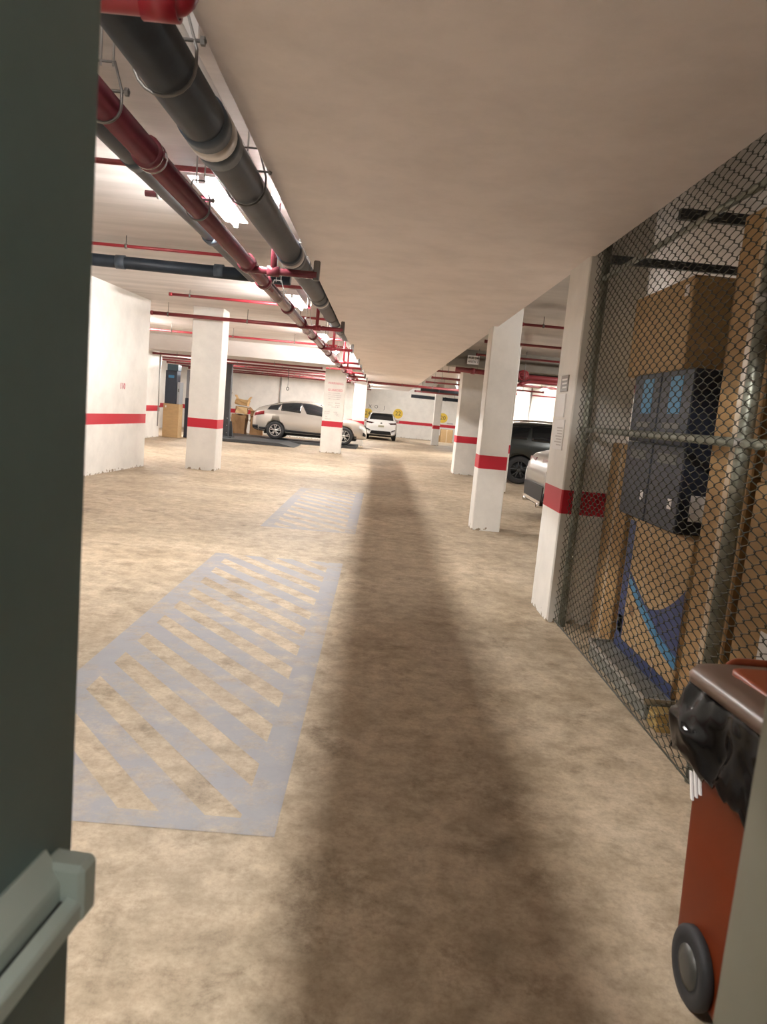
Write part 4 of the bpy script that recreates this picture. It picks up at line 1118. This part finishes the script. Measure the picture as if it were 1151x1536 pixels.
def crumple(cx, cy, z, sx, sy, sz, rot, label, m, tilt=(0, 0), droop=False):
    """A sagging opened carton: dented walls, flaps hanging out, one thing with its flaps as parts."""
    r2 = random.Random(hash(label) % 997 if False else sum(map(ord, label)))
    bm = bmesh.new(); bmesh.ops.create_cube(bm, size=1.0)
    bmesh.ops.subdivide_edges(bm, edges=bm.edges[:], cuts=3, use_grid_fill=True)
    o_ = Vector((r2.uniform(0, 50), r2.uniform(0, 50), 0))
    for v in bm.verts:
        p = v.co.copy(); d = noise.noise_vector(p * 2.2 + o_)
        k = .13 if p.z > -.45 else .03
        v.co = Vector((p.x * sx + d.x * sx * k, p.y * sy + d.y * sy * k, (p.z + .5) * sz + (d.z * sz * k if p.z > -.45 else 0)))
    b = MB(); bm.verts.index_update(); b.add([v.co[:] for v in bm.verts], [[v.index for v in f.verts] for f in bm.faces]); bm.free()
    o = tag(b.build('cardboard_box', m, None, (cx, cy, z)), label, 'box', 'heap of crushed cardboard by the lift')
    o.rotation_euler = (tilt[0], tilt[1], rot)
    for s in (-1, 1):
        f_ = MB(); h = sx * .46
        a = -1.25 if droop else r2.uniform(.7, 1.2)
        dx, dz = math.cos(a) * sx * .42, math.sin(a) * sx * .42
        P = [(s * h, -sy * .44, sz * .97), (s * h, sy * .44, sz * .97), (s * (h + dx), sy * .40, sz * .97 + dz), (s * (h + dx), -sy * .42, sz * .97 + dz * .8)]
        f_.hull(P + [(x + .006, y, zz + .008) for x, y, zz in P]); f_.build('flap', m, o)
    return o
crumple(-5.60, 34.1, 0, .58, .55, .90, .08, 'upright crushed carton leaning by the tail of the coupe', M_CARD3, droop=True)
crumple(-6.40, 34.1, 0, .60, .6, .95, -.06, 'crushed carton at the bottom behind the lift post', M_CARD3, droop=True)
crumple(-7.22, 34.1, 0, .62, .6, 1.0, .05, 'crushed carton at the bottom left of the lift post', M_CARD, droop=True)
crumple(-6.36, 34.1, 1.0, .54, .5, .30, .2, 'flattened pale carton in the middle of the heap', M_CARD2, (.05, .10), droop=True)
crumple(-5.62, 34.1, .945, .5, .45, .24, -.2, 'dark folded carton above the tail of the coupe', M_CARD3, (.06, -.10))
crumple(-7.18, 34.1, 1.06, .56, .5, .42, .1, 'sagging carton on the heap left of the lift post', M_CARD2, (.05, .05), droop=True)
crumple(-6.32, 34.1, 1.36, .54, .46, .26, -.1, 'crushed carton topmost on the heap', M_CARD, (-.06, .08))
crumple(-7.16, 34.1, 1.53, .5, .45, .2, .2, 'thin crushed carton topmost left of the lift post', M_CARD3, (.05, 0))

rk = 'boxes stacked in the left recess'
carton((-8.05, 27.7, 0), (-7.47, 28.25, 1.24), M_CARD2, 'tall tan carton standing on the floor of the left recess', rk, None, extra=front_patch('white_label', M_LABEL, .12, .2, .88, .94))
carton((-8.02, 27.72, 1.242), (-7.60, 28.2, 2.45), M_BLUE, 'tall navy box standing on the tan carton in the recess', rk, extra=front_patch('print', M_LBLUE, .25, .75, .78, .86))
carton((-7.98, 27.75, 2.452), (-7.58, 28.2, 2.68), mat('teal_tote', (.05, .09, .12), .4), 'flat teal tote topmost in the left recess', rk, nm='storage_tote')
carton((-7.58, 27.74, 1.242), (-7.475, 28.2, 2.05), mat('grey_carton', (.30, .31, .33), .5), 'narrow grey box beside the tall navy box in the recess', rk, extra=front_patch('print', M_INK, .3, .7, .55, .7))
carton((-7.44, 28.4, 0), (-7.14, 28.9, 1.5), M_BLUE, 'dark box on the floor right of the tan carton', rk)
carton((-7.42, 28.4, 1.502), (-7.16, 28.9, 2.55), mat('pale_grey_carton', (.24, .24, .26), .5), 'pale grey box standing on the dark box in the recess', rk, extra=front_patch('print', M_INK, .4, .7, .6, .75))
cn = tag(MB().tube([(-8.085, 27.2, .4), (-8.085, 27.2, 3.5)], .022, 8).build('conduit', M_ROD), 'vertical conduit on the recess wall beside the navy box', 'conduit')
MB().bbox((-8.10, 27.14, .94), (-8.04, 27.26, 1.08), .006).build('switch_box', M_ROD, cn)
# boxes by the end wall
g2 = 'cartons at the foot of the end wall'
carton((4.05, 49.2, 0), (4.85, 49.8, .85), M_CARD2, 'larger carton at the foot of the end wall', g2, 'y')
carton((3.50, 49.25, 0), (4.02, 49.75, .42), M_CARD, 'smaller carton beside the larger one at the end wall', g2, 'y')
